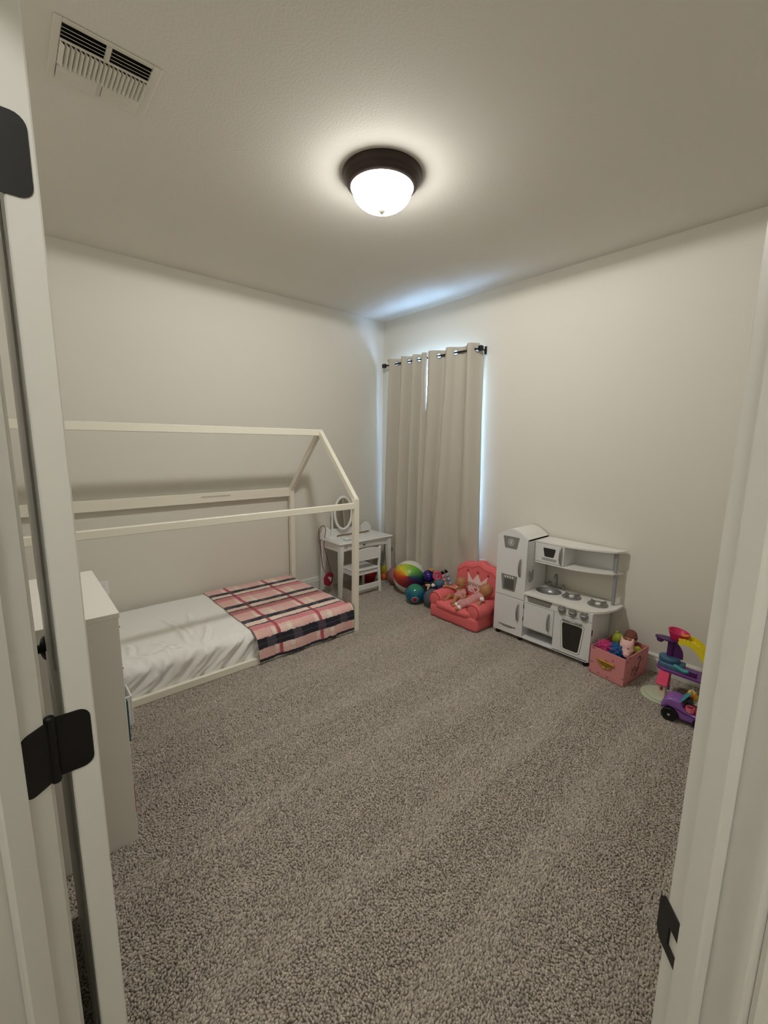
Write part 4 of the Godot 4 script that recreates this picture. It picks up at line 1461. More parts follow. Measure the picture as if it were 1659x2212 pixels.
func build_baby_dolls() -> void:
	var rose := mt(col(226, 176, 170), 0.9)
	var spk := noise_img(128, 0.12, 15, 2)
	spk.convert(Image.FORMAT_RGB8)
	for y in 128:
		for x in 128:
			var v := spk.get_pixel(x, y).r
			spk.set_pixel(x, y, Color(0.84, 0.66, 0.63) if v < 0.5 else Color(0.74, 0.44, 0.47))
	rose.albedo_color = Color.WHITE
	rose.albedo_texture = ImageTexture.create_from_image(spk)
	rose.uv1_triplanar = true
	rose.uv1_scale = Vector3.ONE * 7.0
	# the one that sits upright, facing the room
	var hd := Vector3(-0.262, 0.292, 1.375)
	var b1 := Basis(UP, -PI / 2 - 0.25) * Basis(Vector3(1, 0, 0), 0.15)
	var H1 := Transform3D(b1, hd)
	var nk := hd + Vector3(-0.004, -0.044, 0.004)
	var hip := Vector3(-0.300, 0.178, 1.392)
	var sl := nk + Vector3(-0.004, -0.016, -0.030)
	var sr := nk + Vector3(-0.006, -0.018, 0.034)
	var caps := [
		[hd, hd + UP * 0.006, 0.048, 0.047], [hd + b1 * Vector3(0, -0.018, 0.014), hd + b1 * Vector3(0, -0.024, 0.016), 0.036, 0.034],
		[hd, nk, 0.02, 0.017], [nk, hip, 0.030, 0.036],
		[sl, Vector3(-0.290, 0.236, 1.300), 0.015, 0.012], [Vector3(-0.290, 0.236, 1.300), Vector3(-0.318, 0.244, 1.262), 0.012, 0.009],
		[sr, Vector3(-0.318, 0.205, 1.462), 0.015, 0.012], [Vector3(-0.318, 0.205, 1.462), Vector3(-0.352, 0.180, 1.466), 0.012, 0.009],
		[hip + Vector3(-0.006, -0.006, -0.022), Vector3(-0.388, 0.194, 1.350), 0.024, 0.019], [Vector3(-0.388, 0.194, 1.350), Vector3(-0.418, 0.168, 1.345), 0.018, 0.013], [Vector3(-0.416, 0.168, 1.345), Vector3(-0.448, 0.172, 1.336), 0.012, 0.010],
		[hip + Vector3(-0.006, -0.006, 0.024), Vector3(-0.392, 0.198, 1.424), 0.024, 0.019], [Vector3(-0.392, 0.198, 1.424), Vector3(-0.430, 0.170, 1.432), 0.018, 0.013], [Vector3(-0.428, 0.169, 1.432), Vector3(-0.462, 0.172, 1.432), 0.012, 0.010]]
	hand(caps, Vector3(-0.318, 0.244, 1.262), Vector3(-0.6, -0.1, -0.75).normalized(), Vector3(0.7, 0.1, -0.6).normalized())
	hand(caps, Vector3(-0.352, 0.180, 1.466), Vector3(-0.8, -0.5, 0.1).normalized(), Vector3(0, 0.1, 1).normalized())
	var shirt := [[nk + Vector3(0, -0.012, 0), hip, 0.034, 0.041], [sl, Vector3(-0.284, 0.240, 1.335), 0.020, 0.018], [sr, Vector3(-0.300, 0.222, 1.440), 0.020, 0.018], [hip, hip + Vector3(-0.024, 0.0, -0.024), 0.036, 0.030], [hip, hip + Vector3(-0.024, 0.0, 0.026), 0.036, 0.030]]
	var d1 := doll("baby_doll", "bald baby doll in a pink romper sitting upright with arms spread", caps, shirt, rose, H1, 0.048, Vector3(-0.32, 0.16, 1.39))
	# dummy in its mouth
	var s := st()
	ell(s, H1 * Vector3(0, -0.024, 0.050), Vector3(0.016, 0.010, 0.005), 14, b1)
	ell(s, H1 * Vector3(0, -0.024, 0.056), Vector3(0.006, 0.006, 0.006), 10, b1)
	part(d1, "pacifier", s, mt(col(236, 190, 196), 0.4), "pale pink pacifier")
	# the one that lies back against the arm, looking across
	hd = Vector3(-0.272, 0.298, 1.640)
	var b2 := Basis(UP, PI + 0.45) * Basis(Vector3(0, 0, 1), -0.5) * Basis(Vector3(1, 0, 0), 0.05)
	var H2 := Transform3D(b2, hd)
	nk = Vector3(-0.302, 0.252, 1.618)
	hip = Vector3(-0.372, 0.190, 1.545)
	sl = Vector3(-0.300, 0.252, 1.575)
	sr = Vector3(-0.335, 0.252, 1.640)
	caps = [
		[hd, hd + UP * 0.006, 0.054, 0.053], [hd + b2 * Vector3(0, -0.02, 0.016), hd + b2 * Vector3(0, -0.027, 0.018), 0.040, 0.038],
		[hd, nk, 0.022, 0.018], [nk, hip, 0.032, 0.038],
		[sr, Vector3(-0.372, 0.254, 1.672), 0.016, 0.013], [Vector3(-0.372, 0.254, 1.672), Vector3(-0.402, 0.236, 1.676), 0.013, 0.010],
		[sl, Vector3(-0.315, 0.215, 1.525), 0.016, 0.013], [Vector3(-0.315, 0.215, 1.525), Vector3(-0.345, 0.195, 1.505), 0.013, 0.010],
		[hip, Vector3(-0.415, 0.190, 1.500), 0.025, 0.019], [Vector3(-0.415, 0.190, 1.500), Vector3(-0.448, 0.172, 1.478), 0.018, 0.013], [Vector3(-0.448, 0.172, 1.478), Vector3(-0.474, 0.164, 1.462), 0.013, 0.011],
		[hip + Vector3(-0.01, 0, 0.02), Vector3(-0.436, 0.192, 1.546), 0.025, 0.019], [Vector3(-0.436, 0.192, 1.546), Vector3(-0.474, 0.168, 1.528), 0.018, 0.013], [Vector3(-0.474, 0.168, 1.528), Vector3(-0.500, 0.158, 1.520), 0.013, 0.011]]
	hand(caps, Vector3(-0.402, 0.236, 1.676), Vector3(-0.8, -0.5, -0.1).normalized(), Vector3(-0.1, 0, -1).normalized())
	hand(caps, Vector3(-0.345, 0.195, 1.505), Vector3(-0.8, -0.3, -0.3).normalized(), Vector3(0.3, 0, -1).normalized())
	shirt = [[nk, hip, 0.036, 0.043], [sr, Vector3(-0.370, 0.256, 1.672), 0.021, 0.018], [sl, Vector3(-0.315, 0.215, 1.525), 0.021, 0.018], [hip, Vector3(-0.415, 0.190, 1.500), 0.031, 0.024], [Vector3(-0.415, 0.190, 1.500), Vector3(-0.446, 0.173, 1.479), 0.024, 0.019], [hip + Vector3(-0.01, 0, 0.02), Vector3(-0.436, 0.192, 1.546), 0.031, 0.024], [Vector3(-0.436, 0.192, 1.546), Vector3(-0.472, 0.169, 1.529), 0.024, 0.019]]
	var d2 := doll("baby_doll", "bald baby doll in pale pink pajamas slumped back over the chair arm", caps, shirt, rose, H2, 0.054, Vector3(-0.37, 0.16, 1.57))
	s = st()
	for q: Array in [[Vector3(-0.446, 0.173, 1.479), 0.021], [Vector3(-0.472, 0.169, 1.529), 0.021], [Vector3(-0.372, 0.255, 1.672), 0.020]]:
		ell(s, q[0], Vector3.ONE * q[1], 14)
	part(d2, "white_cuffs", s, mt(col(232, 228, 222), 0.9))

func build_vanity() -> void:
	var x0 := -0.862; var x1 := -0.188; var z0 := 0.045; var z1 := 0.408; var ty := 0.540
	var t := thing("vanity_table", "small white vanity table with an oval mirror in the room corner", "vanity table", Vector3(-0.53, 0, 0.22))
	var m: Material = M.white_paint
	pbox(t, "table_top", m, Vector3(x0, ty - 0.018, z0), Vector3(x1, ty, z1), 0.006)
	for p: Array in [[x0 + 0.016, z1 - 0.060], [x1 - 0.060, z1 - 0.060], [x0 + 0.016, z0 + 0.012], [x1 - 0.060, z0 + 0.012]]:
		var s := st()
		# splayed taper
		var a := Vector3(p[0] + 0.022, ty - 0.018, p[1] + 0.022)
		var ctr := Vector3(-0.531, 0, 0.226)
		var spl := Vector3(signf(a.x - ctr.x) * 0.020, 0, signf(a.z - ctr.z) * 0.012)
		var b := Vector3(a.x, 0, a.z) + spl
		s.set_smooth_group(-1)
		var q: Array[Vector3] = []
		for e: Array in [[a, 0.022], [b, 0.015]]:
			for c: Array in [[-1, -1], [1, -1], [1, 1], [-1, 1]]: q.append((e[0] as Vector3) + Vector3(c[0] * e[1], 0, c[1] * e[1]))
		for k in 4: quad(s, q[k], q[(k + 1) % 4], q[4 + (k + 1) % 4], q[4 + k], (q[k] + q[4 + (k + 1) % 4]) / 2 - (a + b) / 2)
		quad(s, q[4], q[5], q[6], q[7], Vector3.DOWN)
		quad(s, q[0], q[1], q[2], q[3], UP)
		part(t, "leg", s, m)
	var ya := 0.448
	pbox(t, "apron", m, Vector3(x0 + 0.022, ya, z1 - 0.052), Vector3(x1 - 0.022, ty - 0.018, z1 - 0.038), 0.001)
	pbox(t, "apron", m, Vector3(x0 + 0.022, ya, z0 + 0.014), Vector3(x0 + 0.034, ty - 0.018, z1 - 0.05), 0.001)
	pbox(t, "apron", m, Vector3(x1 - 0.034, ya, z0 + 0.014), Vector3(x1 - 0.022, ty - 0.018, z1 - 0.05), 0.001)
	pbox(t, "apron", m, Vector3(x0 + 0.034, ya, z0 + 0.014), Vector3(x1 - 0.034, ty - 0.018, z0 + 0.026), 0.001)
	var d := pbox(t, "drawer", m, Vector3(-0.75, ya + 0.010, z1 - 0.044), Vector3(-0.312, ty - 0.024, z1 - 0.030), 0.002)
	var s2 := st()
	lathe(s2, [Vector2(0.006, 0), Vector2(0.005, 0.008), Vector2(0.010, 0.014), Vector2(0.009, 0.020), Vector2(0, 0.022)], 16, Transform3D(Basis(Vector3(1, 0, 0), Vector3(0, 0, 1), Vector3(0, -1, 0)), Vector3(-0.558, 0.490, z1 - 0.030)))
	part(d, "knob", s2, M.nickel, "small grey metal knob")
	# gallery: back board with a curved wing on either side
	var wing := func(xa: float, xb: float, flip: bool) -> SurfaceTool:
		var pp := PackedVector2Array()
		pp.append(Vector2(xa, ty)); pp.append(Vector2(xb, ty))
		for k in 13:
			var f := k / 12.0
			var xx := lerpf(xb, xa, f)
			var g := (1 - f) if flip else f
			pp.append(Vector2(xx, ty + 0.070 + 0.034 * sin(PI * clampf(g * 1.15, 0, 1)) - 0.03 * pow(1 - g, 3)))
		var q := st()
		prism(q, pp, 0.014, Transform3D(Basis.IDENTITY, Vector3(0, 0, z0 + 0.004)), 0.002)
		return q
	part(t, "gallery_wing", wing.call(x0 + 0.01, -0.722, true), m)
	part(t, "gallery_wing", wing.call(-0.345, x1 - 0.008, false), m)
	pbox(t, "gallery_back", m, Vector3(-0.726, ty, z0 + 0.006), Vector3(-0.352, ty + 0.070, z0 + 0.016), 0.002)
	for px: float in [-0.736, -0.464]:
		s2 = st()
		lathe(s2, [Vector2(0.011, 0), Vector2(0.011, 0.02), Vector2(0.008, 0.03), Vector2(0.009, 0.10), Vector2(0.007, 0.18), Vector2(0.008, 0.26), Vector2(0.010, 0.27), Vector2(0.006, 0.283), Vector2(0, 0.286)], 16, Transform3D(Basis.IDENTITY, Vector3(px + 0.002, ty, z0 + 0.050)))
		part(t, "mirror_post", s2, m)
	# oval mirror
	var mc := Vector3(-0.598, 0.770, z0 + 0.052)
	var tilt := Basis(Vector3(1, 0, 0), -0.03)
	s2 = st()
	var N := 48
	sg += 1
	s2.set_smooth_group(sg)
	var prf := [Vector2(0.092, -0.006), Vector2(0.092, 0.004), Vector2(0.098, 0.010), Vector2(0.108, 0.011), Vector2(0.116, 0.007), Vector2(0.118, -0.002), Vector2(0.114, -0.008), Vector2(0.092, -0.006)]
	for i in N:
		for j in prf.size() - 1:
			var q: Array[Vector3] = []
			for e: Array in [[i, j], [i + 1, j], [i + 1, j + 1], [i, j + 1]]:
				var a: float = TAU * e[0] / N
				var pr: Vector2 = prf[e[1]]
				q.append(mc + tilt * Vector3(cos(a) * pr.x, sin(a) * (pr.x + 0.060), pr.y))
			var am := TAU * (i + 0.5) / N
			quad(s2, q[0], q[1], q[2], q[3], (q[0] + q[2]) / 2 - (mc + Vector3(cos(am) * 0.105, sin(am) * 0.165, 0)))
	var fr := part(t, "mirror_frame", s2, m)
	s2 = st()
	var ov := PackedVector2Array()
	for k in N: ov.append(Vector2(cos(TAU * k / N) * 0.093, sin(TAU * k / N) * 0.153))
	prism(s2, ov, 0.004, Transform3D(tilt, mc + Vector3(0, 0, -0.003)))
	part(fr, "mirror_glass", s2, mt(col(225, 228, 225), 0.02, 1.0), "oval mirror glass")
	# gold beads lying along the gallery
	s2 = st()
	var rng := RandomNumberGenerator.new()
	rng.seed = 12
	for k in 46:
		var f := k / 45.0
		ell(s2, Vector3(lerpf(-0.700, -0.285, f), ty + 0.005 + 0.006 * absf(sin(k * 1.7)), z0 + 0.085 + rng.randf_range(-0.006, 0.006)), Vector3.ONE * 0.0068, 8)
	one("bead_necklace", "gold and black bead string lying along the back of the vanity table", "necklace", s2, mt(col(150, 118, 70), 0.35, 0.6))
	# small tray on the table top
	s2 = st()
	lathe(s2, [Vector2(0, 0), Vector2(0.034, 0), Vector2(0.044, 0.012), Vector2(0.041, 0.013), Vector2(0.032, 0.004), Vector2(0, 0.004)], 24, Transform3D(Basis.IDENTITY, Vector3(-0.70, ty, 0.30)))
	one("trinket_dish", "small pale dish at the left front of the vanity top", "dish", s2, mt(col(214, 220, 214), 0.25))
	vanity_chair()
	purse()
	# things under and beside the vanity
	s2 = st()
	lathe(s2, [Vector2(0, 0), Vector2(0.07, 0.0), Vector2(0.088, 0.05), Vector2(0.092, 0.085), Vector2(0.088, 0.087), Vector2(0.083, 0.05), Vector2(0.066, 0.005), Vector2(0, 0.005)], 28, Transform3D(Basis.IDENTITY, Vector3(-0.315, 0, 0.150)))
	one("toy_bowl", "dark red round toy bowl on the carpet under the vanity", "bowl", s2, mt(col(150, 30, 34), 0.4))

func vanity_chair() -> void:
	var x0 := -0.735; var x1 := -0.408; var zb := 0.462; var zf := 0.195
	var m: Material = M.white_paint
	var t := thing("vanity_chair", "small white wooden chair tucked under the vanity table", "chair", Vector3(-0.57, 0, 0.33))
	var sy := 0.262
	pbox(t, "seat", m, Vector3(x0 + 0.012, sy - 0.016, zf), Vector3(x1 - 0.012, sy, zb - 0.006), 0.005)
	pbox(t, "apron", m, Vector3(x0 + 0.02, sy - 0.062, zb - 0.034), Vector3(x1 - 0.02, sy - 0.016, zb - 0.022), 0.001)
	pbox(t, "apron", m, Vector3(x0 + 0.02, sy - 0.062, zf + 0.016), Vector3(x1 - 0.02, sy - 0.016, zf + 0.028), 0.001)
	pbox(t, "apron", m, Vector3(x0 + 0.016, sy - 0.062, zf + 0.02), Vector3(x0 + 0.026, sy - 0.016, zb - 0.02), 0.001)
	pbox(t, "apron", m, Vector3(x1 - 0.026, sy - 0.062, zf + 0.02), Vector3(x1 - 0.016, sy - 0.016, zb - 0.02), 0.001)
	for sx: float in [-1.0, 1.0]:
		var px := x0 + 0.014 if sx < 0 else x1 - 0.014
		var s := st()
		bar(s, Vector3(px + sx * 0.004, 0, zb + 0.012), Vector3(px, 0.262, zb - 0.006), 0.024, 0.026, Vector3(0, 0, 1))
		bar(s, Vector3(px, 0.256, zb - 0.006), Vector3(px + sx * 0.002, 0.470, zb + 0.008), 0.022, 0.022, Vector3(0, 0, 1))
		part(t, "leg", s, m)
		s = st()
		bar(s, Vector3(px + sx * 0.004, 0, zf + 0.004), Vector3(px, sy - 0.016, zf + 0.018), 0.024, 0.024, Vector3(0, 0, 1))
		part(t, "leg", s, m)
	var pp := PackedVector2Array([Vector2(x0 + 0.02, 0.352), Vector2(x1 - 0.02, 0.352)])
	for k in 13:
		var f := k / 12.0
		pp.append(Vector2(lerpf(x1 - 0.018, x0 + 0.018, f), 0.458 + 0.016 * sin(PI * f)))
	var s3 := st()
	prism(s3, pp, 0.014, Transform3D(Basis.IDENTITY, Vector3(0, 0, zb - 0.006)), 0.002)
	part(t, "backrest", s3, m)
	pbox(t, "stretcher", m, Vector3(x0 + 0.02, 0.058, zb - 0.003), Vector3(x1 - 0.02, 0.110, zb + 0.010), 0.002)

func purse() -> void:
	var t := thing("toy_purse", "small crimson purse hanging by its long strap from the vanity", "purse", Vector3(-0.885, 0.11, 0.235))
	var red := mt(col(150, 26, 54), 0.5)
	var s := st()
	# lens-shaped body, open flap towards the room
	var bp := PackedVector2Array([Vector2(-0.055, 0.01), Vector2(-0.035, -0.052), Vector2(0.0, -0.066), Vector2(0.045, -0.050), Vector2(0.056, 0.0), Vector2(0.050, 0.046), Vector2(0.020, 0.062), Vector2(-0.030, 0.050)])
	var bf := Transform3D(Basis(UP, 0.35) * Basis(Vector3(0, 0, 1), -0.30), Vector3(-0.896, 0.165, 0.225))
	prism(s, bp, 0.045, bf, 0.010, 3)
	part(t, "bag", s, red)
	s = st()
	prism(s, PackedVector2Array([Vector2(-0.085, 0.045), Vector2(-0.070, 0.070), Vector2(0.000, 0.070), Vector2(0.045, 0.052), Vector2(0.030, 0.030), Vector2(-0.030, 0.036), Vector2(-0.062, 0.020)]), 0.012, Transform3D(bf.basis, bf * Vector3(0, 0, 0.042)), 0.004, 2)
	part(t, "flap", s, red)
	s = st()
	prism(s, PackedVector2Array([Vector2(-0.052, 0.022), Vector2(-0.020, 0.030), Vector2(0.024, 0.020), Vector2(0.018, -0.020), Vector2(-0.002, -0.008), Vector2(-0.022, 0.002)]), 0.006, Transform3D(bf.basis, bf * Vector3(0, 0, 0.042)), 0.002)
	part(t, "lining", s, mt(col(214, 204, 196), 0.8), "pale lining showing")
	s = st()
	tube(s, hermite([bf * Vector3(-0.035, 0.045, 0.02), Vector3(-0.926, 0.30, 0.205), Vector3(-0.920, 0.48, 0.165), Vector3(-0.905, 0.610, 0.110), Vector3(-0.858, 0.648, 0.070), Vector3(-0.806, 0.655, 0.055), Vector3(-0.798, 0.615, 0.072), Vector3(-0.830, 0.542, 0.100), Vector3(-0.868, 0.47, 0.150), Vector3(-0.856, 0.32, 0.205), bf * Vector3(0.045, 0.05, 0.02)], 60), 0.0035, 6)
	part(t, "strap", s, mt(col(120, 22, 40), 0.6))

func build_bookcase() -> void:
	var xf := -2.892; var xb := -3.262; var z0 := 1.335; var z1 := 1.956; var h := 0.901; var th := 0.018
	var t := thing("bookcase", "white low bookcase standing end-on beside the open door", "bookcase", Vector3((xf + xb) / 2, 0, (z0 + z1) / 2))
	pbox(t, "side_panel", M.white_lam, Vector3(xb, 0, z1 - th), Vector3(xf, h - th, z1), 0.001)
	pbox(t, "side_panel", M.white_lam, Vector3(xb, 0, z0), Vector3(xf, h - th, z0 + th), 0.001)
	pbox(t, "top_panel", M.white_lam, Vector3(xb, h - th, z0 - 0.002), Vector3(xf + 0.004, h, z1 + 0.002), 0.001)
	pbox(t, "back_panel", M.white_lam, Vector3(xb, 0.05, z0 + th), Vector3(xb + 0.006, h - th, z1 - th), 0.0)
	for y: float in [0.05, 0.33, 0.61]: pbox(t, "shelf", M.white_lam, Vector3(xb + 0.006, y, z0 + th), Vector3(xf - 0.004, y + th, z1 - th), 0.001)
	pbox(t, "plinth", M.white_lam, Vector3(xf - 0.03, 0, z0 + th), Vector3(xf - 0.015, 0.05, z1 - th), 0.0)
	for q: Array in [[Vector3(xf + 0.0015, 0.845, z1 - 0.012)], [Vector3(xf + 0.0015, 0.69, z1 - 0.012)]]:
		var s := st()
		ell(s, q[0], Vector3(0.003, 0.003, 0.003), 8)
		part(t, "screw_head", s, M.black)
	var bk := [["teal picture book on the middle shelf of the bookcase, sticking out", Vector3(-3.06, 0.348, 1.840), Vector3(-2.873, 0.515, 1.862), col(38, 92, 112)], ["pink picture book on the lowest shelf of the bookcase, sticking out", Vector3(-3.04, 0.068, 1.876), Vector3(-2.881, 0.190, 1.896), col(196, 60, 96)], ["blue picture book on the middle shelf of the bookcase", Vector3(-3.10, 0.348, 1.735), Vector3(-2.92, 0.57, 1.755), col(60, 90, 150)], ["yellow picture book on the lowest shelf of the bookcase", Vector3(-3.10, 0.068, 1.78), Vector3(-2.91, 0.27, 1.80), col(214, 176, 70)]]
	for b: Array in bk:
		var lo: Vector3 = b[1]
		var hi: Vector3 = b[2]
		var o := thing("picture_book", b[0], "book", Vector3((lo.x + hi.x) / 2, lo.y, (lo.z + hi.z) / 2), "books in the white bookcase")
		pbox(o, "pages", mt(col(230, 224, 208), 0.9), lo + Vector3(0.004, 0.003, 0.003), hi - Vector3(0.004, 0.003, 0.003), 0.0)
		var s := st()
		bx(s, lo, Vector3(hi.x, hi.y, lo.z + 0.003), 0.0)
		bx(s, Vector3(lo.x, lo.y, hi.z - 0.003), hi, 0.0)
		bx(s, Vector3(hi.x - 0.003, lo.y, lo.z + 0.003), Vector3(hi.x, hi.y, hi.z - 0.003), 0.0)
		part(o, "cover", s, mt(b[3], 0.4))

func build_box() -> void:
	var a := Vector2(-0.352, 2.530); var b := Vector2(-0.385, 2.752); var c := Vector2(-0.066, 2.782); var d := Vector2(-0.040, 2.560)
	var h := 0.185; var th := 0.006
	var t := thing("toy_box", "open pink cardboard storage box with a gold handle, full of toys", "storage box", Vector3(-0.21, 0, 2.656))
	var img := Image.create(256, 256, false, Image.FORMAT_RGB8)
	img.fill(Color(0.84, 0.55, 0.55))
	var rng := RandomNumberGenerator.new()
	rng.seed = 5
	for k in 16:
		var p := Vector2i(rng.randi_range(14, 240), rng.randi_range(14, 240))
		var cc := Color(0.52, 0.33, 0.42) if k % 3 else Color(0.62, 0.36, 0.36)
		for q in 5:
			var o := Vector2i(Vector2(cos(TAU * q / 5), sin(TAU * q / 5)) * 5.0)
			img.fill_rect(Rect2i(p + o - Vector2i(2, 2), Vector2i(5, 5)), cc)
	var m := mt(Color.WHITE, 0.7)
	m.albedo_texture = ImageTexture.create_from_image(img)
	m.uv1_triplanar = true
	m.uv1_scale = Vector3.ONE * 3.6
	var inner := mt(col(150, 96, 104), 0.8)
	var pts := [a, b, c, d]
	var names := ["front_panel", "side_panel", "back_panel", "side_panel"]
	var ctr := (a + b + c + d) / 4
	for k in 4:
		var p: Vector2 = pts[k]
		var q: Vector2 = pts[(k + 1) % 4]
		var pi := p + (ctr - p).normalized() * th * 1.5
		var qi := q + (ctr - q).normalized() * th * 1.5
		var s := st()
		prism(s, PackedVector2Array([p, q, qi, pi]), h, Transform3D(Basis(Vector3(1, 0, 0), Vector3(0, 0, 1), Vector3(0, 1, 0)), Vector3(0, 0.002, 0)))
		var o := part(t, names[k], s, m)
		if k == 1:
			# dark line drawing printed on the side
			var e := (q - p).normalized()
			var on := Vector2(e.y, -e.x)
			if on.dot(p - ctr) < 0: on = -on
			s = st()
			for stroke: Array in [[[0.17, 0.14], [0.20, 0.155], [0.21, 0.125], [0.19, 0.10], [0.20, 0.07]], [[0.12, 0.075], [0.135, 0.10], [0.15, 0.09], [0.145, 0.05], [0.125, 0.035]], [[0.16, 0.06], [0.18, 0.085], [0.175, 0.045], [0.16, 0.03]], [[0.10, 0.05], [0.11, 0.08], [0.10, 0.10]]]:
				var pl := []
				for w: Array in stroke:
					var xy: Vector2 = p + e * w[0] + on * 0.0004
					pl.append(Vector3(xy.x, w[1], xy.y))
				tube(s, hermite(pl, 14), 0.0022, 5)
			part(o, "print", s, mt(col(84, 46, 50), 0.7), "dark line drawing print")
		if k == 0:
			var e := (q - p).normalized()
			var on := Vector2(e.y, -e.x)
			if on.dot(p - ctr) < 0: on = -on
			var mid := p.lerp(q, 0.47)
			var bas := Basis(Vector3(e.x, 0, e.y), UP, Vector3(on.x, 0, on.y))
			if bas.determinant() < 0: bas = Basis(-Vector3(e.x, 0, e.y), UP, Vector3(on.x, 0, on.y))
			var hx := Transform3D(bas, Vector3(mid.x, 0.098, mid.y))
			# cup pull: half dome under a bar
			s = st()
			tube(s, [hx * Vector3(-0.058, 0.022, 0.008), hx * Vector3(0.058, 0.022, 0.008)], 0.006, 10)
			for sx: float in [-1.0, 1.0]: tube(s, [hx * Vector3(sx * 0.046, 0.022, 0.0), hx * Vector3(sx * 0.046, 0.022, 0.008)], 0.004, 8)
			var hd := part(o, "gold_handle", s, M.gold, "shiny gold cup pull")
			s = st()
			var hp := PackedVector2Array()
			for w in 15:
				var an := -PI + PI * w / 14.0
				hp.append(Vector2(cos(an) * 0.046, sin(an) * 0.038 + 0.016))
			prism(s, hp, 0.004, hx, 0.001)
			part(hd, "back_plate", s, M.gold)
			s = st()
			var rimp := []
			for w in 15:
				var an := -PI + PI * w / 14.0
				rimp.append(hx * Vector3(cos(an) * 0.045, sin(an) * 0.037 + 0.016, 0.006))
			tube(s, rimp, 0.003, 8)
			part(hd, "rim", s, M.gold)
	var s4 := st()
	prism(s4, PackedVector2Array([a, b, c, d]), 0.005, Transform3D(Basis(Vector3(1, 0, 0), Vector3(0, 0, 1), Vector3(0, 1, 0)), Vector3(0, 0.003, 0)))
	part(t, "bottom", s4, inner)
	box_toys()

func spiky(s: SurfaceTool, c: Vector3, r0: float, r1: float, n: int, seed_: int) -> void:
	var rng := RandomNumberGenerator.new()
	rng.seed = seed_
	ell(s, c, Vector3.ONE * r0, 14)
	for k in n:
		var y := 1.0 - 2.0 * (k + 0.5) / n
		var a := k * 2.39996
		var d := Vector3(sqrt(1 - y * y) * cos(a), y, sqrt(1 - y * y) * sin(a))
		var e := (d + Vector3(rng.randfn(0, 0.18), rng.randfn(0, 0.18), rng.randfn(0, 0.18))).normalized()
		tube(s, [c + d * r0 * 0.9, c + d * r0 + e * (r1 - r0) * 0.5, c + d * r0 + e * (r1 - r0) * rng.randf_range(0.8, 1.1) - UP * 0.004], [0.0035, 0.003, 0.0015], 4)

